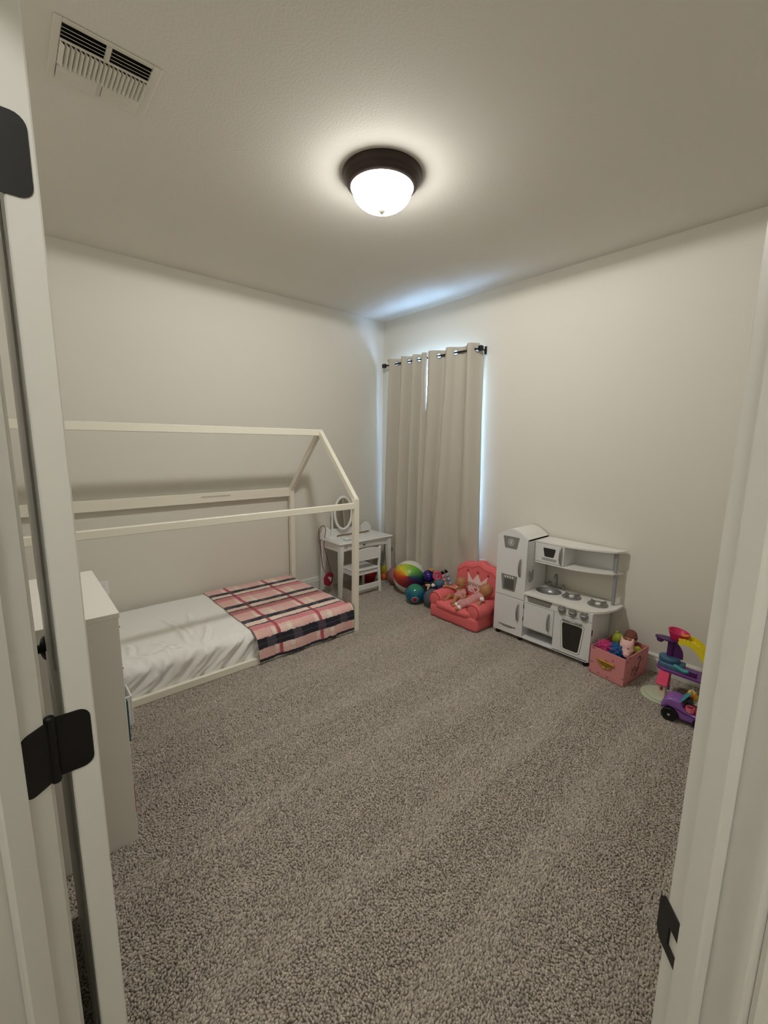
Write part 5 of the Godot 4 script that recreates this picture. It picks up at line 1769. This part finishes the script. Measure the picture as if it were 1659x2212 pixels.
func box_toys() -> void:
	var s := st()
	spiky(s, Vector3(-0.288, 0.182, 2.590), 0.026, 0.056, 110, 4)
	one("fringe_ball", "fluffy bright pink string ball in the toy box", "toy ball", s, mt(col(226, 82, 150), 0.8))
	s = st()
	ell(s, Vector3(-0.252, 0.162, 2.648), Vector3(0.052, 0.050, 0.050), 24)
	for k in 40:
		var a := k * 2.39996
		var y := 1.0 - 1.4 * (k + 0.5) / 40.0
		var d := Vector3(sqrt(1 - y * y) * cos(a), y, sqrt(1 - y * y) * sin(a))
		ell(s, Vector3(-0.252, 0.162, 2.648) + d * 0.048, Vector3.ONE * 0.011, 8)
	one("knobbly_ball", "knobbly deep blue ball beside the pink string ball", "toy ball", s, mt(col(36, 84, 140), 0.7))
	s = st()
	ell(s, Vector3(-0.150, 0.205, 2.620), Vector3(0.034, 0.042, 0.036), 20, Basis(Vector3(1, 0, 0), 0.4))
	ell(s, Vector3(-0.150, 0.248, 2.612), Vector3(0.010, 0.014, 0.010), 10)
	one("green_rattle", "lime green egg-shaped toy at the back of the toy box", "toy", s, mt(col(152, 164, 48), 0.55))
	# small doll's head with brown hair
	var t := thing("small_doll", "small doll with brown hair behind the pink plush in the toy box", "doll", Vector3(-0.110, 0.14, 2.680))
	s = st()
	capsules(s, [[Vector3(-0.112, 0.215, 2.682), Vector3(-0.112, 0.222, 2.682), 0.038, 0.037], [Vector3(-0.112, 0.215, 2.682), Vector3(-0.105, 0.150, 2.684), 0.02, 0.026], [Vector3(-0.105, 0.150, 2.684), Vector3(-0.105, 0.060, 2.684), 0.026, 0.022], [Vector3(-0.108, 0.165, 2.705), Vector3(-0.112, 0.12, 2.725), 0.011, 0.009]], 0.005, 0.012)
	part(t, "body", s, mt(col(196, 138, 100), 0.55))
	s = st()
	capsules(s, [[Vector3(-0.106, 0.232, 2.682), Vector3(-0.104, 0.240, 2.682), 0.041, 0.036], [Vector3(-0.090, 0.215, 2.682), Vector3(-0.085, 0.175, 2.684), 0.032, 0.026]], 0.005, 0.012)
	part(t, "hair", s, mt(col(120, 72, 60), 0.8))
	s = st()
	for sz: float in [-1.0, 1.0]: ell(s, Vector3(-0.148, 0.219, 2.682 + sz * 0.014), Vector3(0.004, 0.006, 0.005), 8)
	part(t, "eyes", s, mt(col(40, 30, 26), 0.2))
	# pale pink plush animal
	t = thing("plush_animal", "pale pink plush animal with two small ears and blue shirt in the toy box", "plush toy", Vector3(-0.225, 0.1, 2.700))
	var hc := Vector3(-0.222, 0.192, 2.697)
	s = st()
	capsules(s, [[hc, hc + Vector3(0, 0.012, 0), 0.046, 0.040], [hc + Vector3(-0.022, -0.014, 0.010), hc + Vector3(-0.048, -0.024, 0.020), 0.028, 0.020], [hc + Vector3(0.006, 0.034, -0.026), hc + Vector3(0.006, 0.062, -0.034), 0.013, 0.006], [hc + Vector3(0.010, 0.034, 0.026), hc + Vector3(0.014, 0.064, 0.032), 0.013, 0.006], [hc, hc + Vector3(0.01, -0.09, 0), 0.034, 0.042]], 0.0048, 0.012)
	part(t, "body", s, mt(col(232, 186, 180), 0.85))
	s = st()
	capsules(s, [[hc + Vector3(0.006, -0.062, -0.012), hc + Vector3(0.008, -0.095, 0.008), 0.048, 0.052]], 0.006, 0.01)
	part(t, "shirt", s, mt(col(30, 62, 112), 0.85))
	s = st()
	for sz: float in [-1.0, 1.0]:
		ell(s, hc + Vector3(-0.036, 0.014, 0.006 + sz * 0.017), Vector3(0.004, 0.005, 0.004), 8)
	part(t, "eyes", s, mt(col(60, 42, 44), 0.3))
	s = st()
	ell(s, hc + Vector3(-0.066, -0.028, 0.026), Vector3(0.004, 0.010, 0.011), 12)
	part(t, "nose", s, mt(col(214, 150, 150), 0.8))
	s = st()
	ell(s, Vector3(-0.150, 0.165, 2.742), Vector3(0.034, 0.030, 0.026), 18)
	ell(s, Vector3(-0.178, 0.170, 2.738), Vector3(0.014, 0.016, 0.016), 12)
	one("yellow_green_toy", "yellow green rounded toy at the right side of the toy box", "toy", s, mt(col(176, 172, 52), 0.5))
	s = st()
	bx(s, Vector3(-0.075, -0.007, -0.045), Vector3(0.075, 0.007, 0.045), 0.002, Transform3D(Basis(UP, 0.2) * Basis(Vector3(0, 0, 1), -0.55) * Basis(Vector3(1, 0, 0), 0.12), Vector3(-0.300, 0.128, 2.700)))
	one("board_book", "navy blue board book lying in front of the pink plush", "book", s, mt(col(28, 58, 116), 0.45))
	s = st()
	ell(s, Vector3(-0.200, 0.158, 2.752), Vector3(0.012, 0.010, 0.012), 12)
	ell(s, Vector3(-0.172, 0.170, 2.762), Vector3(0.009, 0.010, 0.009), 12)
	tube(s, [Vector3(-0.200, 0.158, 2.752), Vector3(-0.172, 0.170, 2.762)], 0.004, 6)
	one("rattle", "little white rattle by the right wall of the toy box", "rattle", s, mt(col(232, 216, 208), 0.5))
	s = st()
	rbox(s, Vector3(-0.215, 0.05, 2.655), Vector3(0.12, 0.045, 0.085), 0.03, 6, 0.0, 0.02)
	one("toy_cloth", "dark purple cloth filling the bottom of the toy box", "cloth", s, mt(col(66, 38, 74), 0.9))

func build_playset() -> void:
	var t := thing("toy_playset", "plastic toy playground with pink tower, purple deck and blue slide", "playset", Vector3(-0.25, 0, 3.02))
	var pale := mt(col(196, 202, 176), 0.4)
	var purple := mt(col(118, 66, 140), 0.35)
	var deep := mt(col(78, 28, 92), 0.35)
	var blue := mt(col(70, 106, 134), 0.35)
	var teal := mt(col(58, 152, 158), 0.35)
	var pink := mt(col(226, 58, 104), 0.4)
	var yellow := mt(col(232, 212, 40), 0.4)
	var flat := Basis(Vector3(1, 0, 0), Vector3(0, 0, 1), Vector3(0, 1, 0))
	# base slab with round end
	var bp := PackedVector2Array()
	for k in 13:
		var a := PI + PI * k / 12.0
		bp.append(Vector2(-0.305 + 0.105 * cos(a), 2.935 + 0.105 * sin(a)))
	bp.append(Vector2(-0.20, 3.16)); bp.append(Vector2(-0.41, 3.16))
	var s := st()
	prism(s, bp, 0.014, Transform3D(flat, Vector3.ZERO), 0.004, 2)
	part(t, "base", s, pale)
	s = st()
	var bp2 := PackedVector2Array()
	for q in bp: bp2.append(Vector2(-0.305, 3.0) + (q - Vector2(-0.305, 3.0)) * 0.86)
	prism(s, bp2, 0.008, Transform3D(flat, Vector3(0, 0.014, 0)), 0.003, 2)
	part(t, "base_step", s, pale)
	# little house tower
	var hs := part(t, "tower", box_st(Vector3(-0.345, 0.020, 2.925), Vector3(-0.305, 0.100, 2.965), 0.003), mt(col(222, 208, 188), 0.5))
	part(hs, "tower_window", box_st(Vector3(-0.3462, 0.062, 2.938), Vector3(-0.3448, 0.086, 2.952), 0.0), mt(col(150, 54, 62), 0.5))
	s = st()
	s.set_smooth_group(-1)
	bx(s, Vector3(-0.358, 0.096, 2.914), Vector3(-0.296, 0.108, 2.974), 0.003)
	var q0 := [Vector3(-0.356, 0.108, 2.916), Vector3(-0.298, 0.108, 2.916), Vector3(-0.298, 0.108, 2.972), Vector3(-0.356, 0.108, 2.972)]
	var q1 := [Vector3(-0.318, 0.176, 2.918), Vector3(-0.298, 0.176, 2.918), Vector3(-0.298, 0.176, 2.968), Vector3(-0.318, 0.176, 2.968)]
	for k in 4: quad(s, q0[k], q0[(k + 1) % 4], q1[(k + 1) % 4], q1[k], ((q0[k] + q0[(k + 1) % 4]) as Vector3) / 2 - Vector3(-0.327, 0.108, 2.944))
	quad(s, q1[0], q1[1], q1[2], q1[3], UP)
	part(hs, "tower_roof", s, pink)
	# deck
	var dk := PackedVector2Array()
	for k in 9:
		var a := PI + PI * k / 8.0
		dk.append(Vector2(-0.262 + 0.060 * cos(a), 2.938 + 0.050 * sin(a)))
	dk.append(Vector2(-0.202, 3.16)); dk.append(Vector2(-0.322, 3.16))
	s = st()
	prism(s, dk, 0.020, Transform3D(flat, Vector3(0, 0.172, 0)), 0.004, 2)
	part(t, "deck", s, purple)
	for p: Vector2 in [Vector2(-0.225, 3.13), Vector2(-0.31, 3.13), Vector2(-0.225, 2.95)]:
		s = st()
		tube(s, [Vector3(p.x, 0.018, p.y), Vector3(p.x, 0.175, p.y)], 0.008, 10)
		part(t, "deck_post", s, purple)
	# blue pool-like tray with raised rim
	var tr := PackedVector2Array()
	for k in 9:
		var a := PI + PI * k / 8.0
		tr.append(Vector2(-0.262 + 0.054 * cos(a), 2.940 + 0.045 * sin(a)))
	tr.append(Vector2(-0.208, 3.02)); tr.append(Vector2(-0.316, 3.02))
	s = st()
	prism(s, tr, 0.030, Transform3D(flat, Vector3(0, 0.190, 0)), 0.006, 2)
	part(t, "blue_tray", s, blue)
	s = st()
	var tr2 := PackedVector2Array()
	for k in 20:
		var a := TAU * k / 20.0
		tr2.append(Vector2(-0.250 + 0.045 * cos(a), 2.945 + 0.055 * sin(a)))
	prism(s, tr2, 0.028, Transform3D(flat, Vector3(0, 0.219, 0)), 0.006, 2)
	part(t, "blue_tray_rim", s, blue)
	s = st()
	tube(s, hermite([Vector3(-0.305, 0.222, 2.985), Vector3(-0.312, 0.216, 3.01), Vector3(-0.316, 0.210, 3.035), Vector3(-0.316, 0.218, 3.06)], 10), 0.011, 10)
	part(t, "teal_seesaw", s, teal)
	part(t, "side_panel", box_st(Vector3(-0.322, 0.192, 3.045), Vector3(-0.312, 0.226, 3.10), 0.004), deep)
	part(t, "purple_block", box_st(Vector3(-0.318, 0.190, 3.012), Vector3(-0.285, 0.218, 3.046), 0.004), purple)
	# purple tower with a fan-shaped panel
	s = st()
	tube(s, [Vector3(-0.240, 0.240, 2.942), Vector3(-0.240, 0.345, 2.942)], 0.018, 16)
	var tw := part(t, "purple_column", s, deep)
	s = st()
	var fan := PackedVector2Array([Vector2(2.945, 0.244), Vector2(3.008, 0.244)])
	for k in 9:
		var a := PI / 2 * k / 8.0
		fan.append(Vector2(2.945 + 0.063 * cos(a), 0.256 + 0.084 * sin(a)))
	prism(s, fan, 0.012, Transform3D(Basis(Vector3(0, 0, 1), UP, Vector3(-1, 0, 0)), Vector3(-0.234, 0, 0)), 0.002)
	part(tw, "fan_panel", s, deep)
	s = st()
	var pf := PackedVector2Array()
	for k in 20:
		var a := TAU * k / 20.0
		pf.append(Vector2(-0.245 + 0.030 * cos(a), 2.922 + 0.066 * sin(a)))
	prism(s, pf, 0.014, Transform3D(Basis(Vector3(1, 0, 0), Vector3(0, 0, 1), Vector3(0, 1, 0)), Vector3(0, 0.340, 0)), 0.004, 2)
	part(t, "look_out_platform", s, deep)
	s = st()
	ell(s, Vector3(-0.245, 0.330, 2.884), Vector3(0.018, 0.015, 0.020), 14)
	part(t, "platform_knob", s, deep)
	# magenta bucket slide top
	s = st()
	var bt := Transform3D(Basis(Vector3(1, 0, 0), 0.16), Vector3(-0.225, 0.352, 2.962))
	lathe(s, [Vector2(0.032, 0), Vector2(0.046, 0.028), Vector2(0.056, 0.052), Vector2(0.052, 0.052), Vector2(0.042, 0.028), Vector2(0.0, 0.006)], 32, bt)
	part(t, "magenta_funnel", s, mt(col(206, 34, 92), 0.4))
	# yellow slide
	s = st()
	var sl := [Vector3(-0.245, 0.356, 2.988), Vector3(-0.25, 0.362, 3.03), Vector3(-0.255, 0.350, 3.07), Vector3(-0.26, 0.30, 3.12), Vector3(-0.265, 0.25, 3.16)]
	var sp := hermite(sl, 12)
	for k in 12:
		bar(s, sp[k], sp[k + 1], 0.080, 0.012, UP, 0.0)
		for sd: float in [-1.0, 1.0]: bar(s, (sp[k] as Vector3) + Vector3(sd * 0.040, 0.012, 0), (sp[k + 1] as Vector3) + Vector3(sd * 0.040, 0.012, 0), 0.008, 0.034, UP, 0.0)
	part(t, "yellow_slide", s, yellow)
	toy_car()

func box_st(lo: Vector3, hi: Vector3, ch := 0.003) -> SurfaceTool:
	var s := st()
	bx(s, lo, hi, ch)
	return s

func toy_car() -> void:
	var t := thing("toy_car", "purple toy convertible with black wheels and a teal windshield", "toy car", Vector3(-0.49, 0, 3.10))
	var purple := mt(col(138, 92, 170), 0.25)
	var xf := Transform3D(Basis(UP, 0.06), Vector3(-0.47, 0, 3.10))
	# body: side profile in (z, y) pushed across x
	var pr := PackedVector2Array([Vector2(-0.112, 0.050), Vector2(-0.110, 0.085), Vector2(-0.100, 0.112), Vector2(-0.078, 0.128), Vector2(-0.048, 0.132), Vector2(-0.022, 0.126), Vector2(-0.012, 0.098), Vector2(0.006, 0.076), Vector2(0.070, 0.074), Vector2(0.082, 0.112), Vector2(0.105, 0.116), Vector2(0.118, 0.100), Vector2(0.120, 0.030), Vector2(0.095, 0.026), Vector2(-0.020, 0.026), Vector2(-0.030, 0.052), Vector2(-0.050, 0.074), Vector2(-0.075, 0.078), Vector2(-0.095, 0.066)])
	var s := st()
	prism(s, pr, 0.105, xf * Transform3D(Basis(Vector3(0, 0, 1), UP, Vector3(-1, 0, 0)), Vector3(0.0525, 0, 0)), 0.012, 3)
	part(t, "body", s, purple)
	for w: Array in [[-0.050, -0.066], [0.050, -0.066], [-0.050, 0.078], [0.050, 0.078]]:
		var wx := xf * Transform3D(Basis(Vector3(0, 1, 0), Vector3(signf(w[0]), 0, 0), Vector3(0, 0, 1)), Vector3(w[0], 0.038, w[1]))
		s = st()
		lathe(s, [Vector2(0, -0.014), Vector2(0.034, -0.014), Vector2(0.038, -0.008), Vector2(0.038, 0.010), Vector2(0.034, 0.015), Vector2(0.026, 0.013), Vector2(0, 0.013)], 32, wx)
		var wh := part(t, "wheel", s, mt(col(16, 15, 16), 0.5), "black wheel")
		s = st()
		lathe(s, [Vector2(0.007, 0.012), Vector2(0.006, 0.016), Vector2(0, 0.017)], 14, wx)
		part(wh, "hub", s, mt(col(170, 166, 160), 0.4))
	s = st()
	bx(s, Vector3(-0.046, 0.0, -0.003), Vector3(0.046, 0.078, 0.003), 0.003, xf * Transform3D(Basis(Vector3(1, 0, 0), 0.55), Vector3(0, 0.118, -0.026)))
	part(t, "windshield", s, mt(col(48, 160, 170), 0.3), "teal windshield")
	s = st()
	rbox(s, Vector3(0, 0.080, 0.030), Vector3(0.036, 0.020, 0.040), 0.012, 6, 0, 0, xf)
	part(t, "seat", s, mt(col(176, 24, 74), 0.4))
	s = st()
	var cx := xf * Transform3D(Basis.IDENTITY, Vector3(-0.030, 0.080, 0.020))
	lathe(s, [Vector2(0, 0), Vector2(0.018, 0), Vector2(0.021, 0.028), Vector2(0.018, 0.028), Vector2(0.015, 0.006), Vector2(0, 0.006)], 20, cx)
	part(t, "cup_seat", s, mt(col(232, 128, 140), 0.45))
	var f := thing("toy_figure", "tiny toy figure with yellow hair riding in the purple car", "figure", xf * Vector3(0.012, 0.09, 0.012))
	s = st()
	capsules(s, [[xf * Vector3(0.012, 0.100, 0.012), xf * Vector3(0.012, 0.130, 0.010), 0.018, 0.014], [xf * Vector3(0.0, 0.128, 0.0), xf * Vector3(-0.012, 0.112, -0.012), 0.006, 0.005]], 0.004, 0.008)
	part(f, "dress", s, mt(col(70, 68, 76), 0.7))
	s = st()
	ell(s, xf * Vector3(0.012, 0.158, 0.010), Vector3(0.017, 0.018, 0.017), 16)
	part(f, "head", s, M.skin)
	s = st()
	ell(s, xf * Vector3(0.015, 0.166, 0.014), Vector3(0.021, 0.019, 0.021), 16)
	ell(s, xf * Vector3(0.018, 0.148, 0.030), Vector3(0.012, 0.020, 0.012), 12)
	part(f, "hair", s, mt(col(222, 168, 60), 0.6))
	# dark shoe-like toy behind the car
	s = st()
	rbox(s, Vector3(-0.285, 0.045, 3.045), Vector3(0.030, 0.040, 0.035), 0.015, 6, 0.0, 0.008)
	one("dark_toy", "small dark brown toy standing under the purple deck", "toy", s, mt(col(66, 48, 44), 0.7))

func ball_mesh(c: Vector3, r: float, b: Basis) -> SurfaceTool:
	var s := st()
	sg += 1
	s.set_smooth_group(sg)
	var NU := 48; var NV := 24
	for j in NV:
		for i in NU:
			var q: Array[Vector3] = []
			var w: Array[Vector2] = []
			for e: Array in [[0, 0], [1, 0], [1, 1], [0, 1]]:
				var u := float(i + e[0]) / NU
				var v := float(j + e[1]) / NV
				var d := Vector3(sin(PI * v) * cos(TAU * u), cos(PI * v), sin(PI * v) * sin(TAU * u))
				q.append(c + b * d * r)
				w.append(Vector2(u, v))
			for k: int in ([0, 1, 2, 0, 2, 3]):
				s.set_uv(w[k])
				s.add_vertex(q[k])
	return s

func build_balls() -> void:
	# beach ball: poles lie roughly level, one rainbow panel turned to the room
	var img := Image.create(512, 256, false, Image.FORMAT_RGB8)
	var hues := [Color(0.86, 0.50, 0.12), Color(0.86, 0.80, 0.20), Color(0.42, 0.68, 0.26), Color(0.14, 0.32, 0.36), Color(0.20, 0.12, 0.34), Color(0.42, 0.10, 0.22), Color(0.72, 0.22, 0.12), Color(0.86, 0.50, 0.12)]
	for y in 256:
		for x in 512:
			var u := fposmod(x / 512.0, 1.0)
			var k := fposmod(u * 4.0 + 0.5, 2.0)       # two rainbow panels, two white
			var v := y / 256.0
			var c := Color(0.90, 0.89, 0.86)
			if k < 1.0:
				var p := Vector2((v - 0.5) * 2.0, (k - 0.5) * 2.0)
				var a := fposmod(atan2(p.y, p.x) / TAU + 0.5, 1.0) * 7.0
				var i := int(a)
				c = (hues[i] as Color).lerp(hues[mini(i + 1, 7)], a - i)
			if v < 0.045 or v > 0.955: c = Color(0.9, 0.89, 0.86)
			img.set_pixel(x, y, c)
	var m := mt(Color.WHITE, 0.35)
	m.albedo_texture = ImageTexture.create_from_image(img)
	var cen := Vector3(-0.212, 0.164, 0.689)
	var look := (Vector3(-3.125, 1.49, 3.594) - cen).normalized()
	var right := UP.cross(look).normalized()
	var upv := look.cross(right)
	var axis := (right * 0.93 - upv * 0.30 + look * 0.10).normalized()
	var fwd := (look - axis * look.dot(axis)).normalized()
	var bb := Basis(fwd, -axis, fwd.cross(-axis))
	one("beach_ball", "large white beach ball with a rainbow panel in front of the curtain", "ball", ball_mesh(cen, 0.164, bb), m)
	one("mauve_ball", "dusty mauve ball half hidden behind the rainbow beach ball", "ball", ball_mesh(Vector3(-0.160, 0.1, 0.428), 0.1, Basis.IDENTITY), mt(col(168, 112, 112), 0.4))
	# teal speckled ball
	img = Image.create(256, 128, false, Image.FORMAT_RGB8)
	var rng := RandomNumberGenerator.new()
	rng.seed = 9
	for y in 128:
		for x in 256:
			var v := y / 128.0
			var c := Color(0.16, 0.50, 0.40) if v < 0.30 else Color(0.10, 0.40, 0.50)
			if v > 0.24 and v < 0.36: c = Color(0.16, 0.50, 0.40).lerp(Color(0.10, 0.40, 0.50), (v - 0.24) / 0.12)
			img.set_pixel(x, y, c)
	for k in 70:
		var p := Vector2i(rng.randi_range(2, 250), rng.randi_range(44, 110))
		img.fill_rect(Rect2i(p, Vector2i(rng.randi_range(2, 4), rng.randi_range(2, 4))), Color(0.55, 0.68, 0.78) if k % 2 else Color(0.05, 0.18, 0.30))
	var tc := Vector3(-0.376, 0.093, 0.930)
	var l2 := (Vector3(-3.125, 1.49, 3.594) - tc).normalized()
	var u0 := fposmod(atan2(l2.z, l2.x) / TAU, 1.0)
	for y in 128:
		for x in 256:
			var du := fposmod(x / 256.0 - u0 + 0.5, 1.0) - 0.5
			var d := Vector2(du * 2.0, y / 128.0 - 0.60).length()
			var wob := 0.012 * sin(atan2(y / 128.0 - 0.60, du * 2.0) * 6.0)
			if d < 0.085 + wob: img.set_pixel(x, y, Color(0.62, 0.16, 0.20))
			elif d < 0.110 + wob: img.set_pixel(x, y, Color(0.72, 0.76, 0.78))
	var m2 := mt(Color.WHITE, 0.2)
	m2.albedo_texture = ImageTexture.create_from_image(img)
	one("teal_ball", "shiny teal and green ball with a red patch on the carpet", "ball", ball_mesh(tc, 0.093, Basis.IDENTITY), m2)
	one("grey_ball", "glossy slate grey ball half behind the pink armchair", "ball", ball_mesh(Vector3(-0.325, 0.087, 1.104), 0.087, Basis.IDENTITY), mt(col(84, 92, 104), 0.2))
	# purple scribbled ball on top of the heap
	img = Image.create(128, 64, false, Image.FORMAT_RGB8)
	img.fill(Color(0.16, 0.09, 0.42))
	for k in 40:
		img.fill_rect(Rect2i(rng.randi_range(0, 120), rng.randi_range(6, 56), rng.randi_range(2, 7), 1), Color(0.55, 0.48, 0.75))
	var m3 := mt(Color.WHITE, 0.2)
	m3.albedo_texture = ImageTexture.create_from_image(img)
	one("purple_ball", "shiny deep purple ball with pale scribbles on the toy heap", "ball", ball_mesh(Vector3(-0.180, 0.220, 0.914), 0.060, Basis.IDENTITY), m3)
	# yellow ball by the vanity leg
	var s := ball_mesh(Vector3(-0.078, 0.095, 0.205), 0.075, Basis.IDENTITY)
	one("yellow_ball", "yellow green ball on the carpet behind the vanity leg", "ball", s, mt(col(190, 178, 44), 0.4))
	s = ball_mesh(Vector3(-0.150, 0.040, 0.235), 0.040, Basis.IDENTITY)
	one("orange_ball", "small orange ball in front of the yellow green ball", "ball", s, mt(col(214, 110, 34), 0.4))

func build_dolls() -> void:
	# heap of soft toys between the purple ball and the armchair
	var t := thing("rag_doll", "upside down rag doll with striped legs and black shoes sticking up", "doll", Vector3(-0.18, 0, 1.16))
	var s := st()
	capsules(s, [[Vector3(-0.175, 0.060, 1.165), Vector3(-0.180, 0.160, 1.170), 0.036, 0.030]], 0.006, 0.01)
	part(t, "body", s, mt(col(196, 84, 110), 0.85))
	for lg: Array in [[Vector3(-0.195, 0.170, 1.160), Vector3(-0.200, 0.300, 1.110), 0], [Vector3(-0.175, 0.175, 1.205), Vector3(-0.190, 0.318, 1.142), 1]]:
		var a: Vector3 = lg[0]
		var b: Vector3 = lg[1]
		var cols := [mt(col(206, 160, 168), 0.85), mt(col(54, 52, 78), 0.85)] if lg[2] == 0 else [mt(col(170, 172, 190), 0.85), mt(col(54, 52, 78), 0.85)]
		s = st()
		tube(s, [a, b], 0.0135, 12)
		var leg := part(t, "leg", s, cols[0])
		for k in 3:
			s = st()
			var f := 0.2 + 0.26 * k
			tube(s, [a.lerp(b, f), a.lerp(b, f + 0.05)], 0.0142, 12)
			part(leg, "stripe", s, cols[1])
		s = st()
		capsules(s, [[b, b + Vector3(-0.012, 0.014, 0.0), 0.015, 0.013]], 0.004, 0.006)
		part(leg, "shoe", s, M.black)
	s = st()
	rbox(s, Vector3(-0.210, 0.205, 1.085), Vector3(0.032, 0.024, 0.046), 0.016, 6, 0.0, 0.02, Transform3D(Basis.IDENTITY, Vector3.ZERO))
	one("blue_cloth_toy", "dusty blue soft cloth toy on the heap below the striped legs", "soft toy", s, mt(col(76, 112, 134), 0.9))
	s = st()
	ell(s, Vector3(-0.250, 0.176, 1.040), Vector3(0.019, 0.019, 0.019), 18)
	one("white_pompom", "small white pompom ball resting in the toy heap", "ball", s, mt(col(228, 228, 226), 0.7))
	s = st()
	ring(s, Vector3(-0.190, 0.255, 1.035), Vector3(-0.7, 0.2, 0.7), 0.034, 0.012, 20, 8)
	ell(s, Vector3(-0.175, 0.252, 1.040), Vector3(0.014, 0.030, 0.014), 12)
	one("pink_ring_toy", "bright pink ring toy tucked behind the purple ball", "toy", s, mt(col(210, 70, 108), 0.5))
	s = st()
	ell(s, Vector3(-0.222, 0.160, 1.110), Vector3(0.034, 0.026, 0.040), 18)
	one("violet_toy", "dark violet rounded toy in the heap above the grey ball", "toy", s, mt(col(60, 30, 96), 0.4))
	s = st()
	rbox(s, Vector3(-0.185, 0.293, 0.955), Vector3(0.016, 0.012, 0.022), 0.008, 4)
	one("orange_block", "tiny orange block lying on top of the purple ball", "block", s, mt(col(216, 150, 80), 0.5))
	s = st()
	capsules(s, [[Vector3(-0.245, 0.158, 0.985), Vector3(-0.240, 0.150, 0.945), 0.017, 0.013], [Vector3(-0.250, 0.150, 0.985), Vector3(-0.270, 0.130, 0.990), 0.012, 0.010]], 0.005, 0.01)
	one("peach_toy", "peach and cream small soft toy wedged between the balls", "soft toy", s, mt(col(206, 172, 140), 0.8))
	s = st()
	rbox(s, Vector3(-0.160, 0.075, 1.000), Vector3(0.075, 0.072, 0.105), 0.030, 6, 0.0, 0.02)
	one("dark_cushion_toy", "dark purple stuffed toy under the purple ball", "soft toy", s, mt(col(52, 34, 60), 0.9))

func build_outlets() -> void:
	for o: Array in [["white wall outlet beside the curtain above the armchair", Vector3(0, 0.405, 1.400), Basis(Vector3(0, 0, 1), UP, Vector3(-1, 0, 0))], ["white wall outlet above the bed near the bookcase", Vector3(-2.690, 0.405, 0), Basis.IDENTITY]]:
		var t := thing("wall_outlet", o[0], "outlet", o[1])
		var xf := Transform3D(o[2], o[1])
		var s := st()
		prism(s, rounded_rect(0.070, 0.114, 0.005), 0.005, xf, 0.0015)
		var pl := part(t, "cover_plate", s, M.white_paint)
		for dy: float in [-0.020, 0.020]:
			s = st()
			prism(s, rounded_rect(0.034, 0.028, 0.008), 0.0025, Transform3D(xf.basis, xf * Vector3(0, dy, 0.0045)), 0.0006)
			var so := part(t, "socket", s, M.white_paint)
			s = st()
			for dx: float in [-0.006, 0.006]: bx(s, Vector3(dx - 0.001, dy - 0.004, 0.0068), Vector3(dx + 0.001, dy + 0.004, 0.0073), 0.0, xf)
			part(so, "slot", s, M.black)
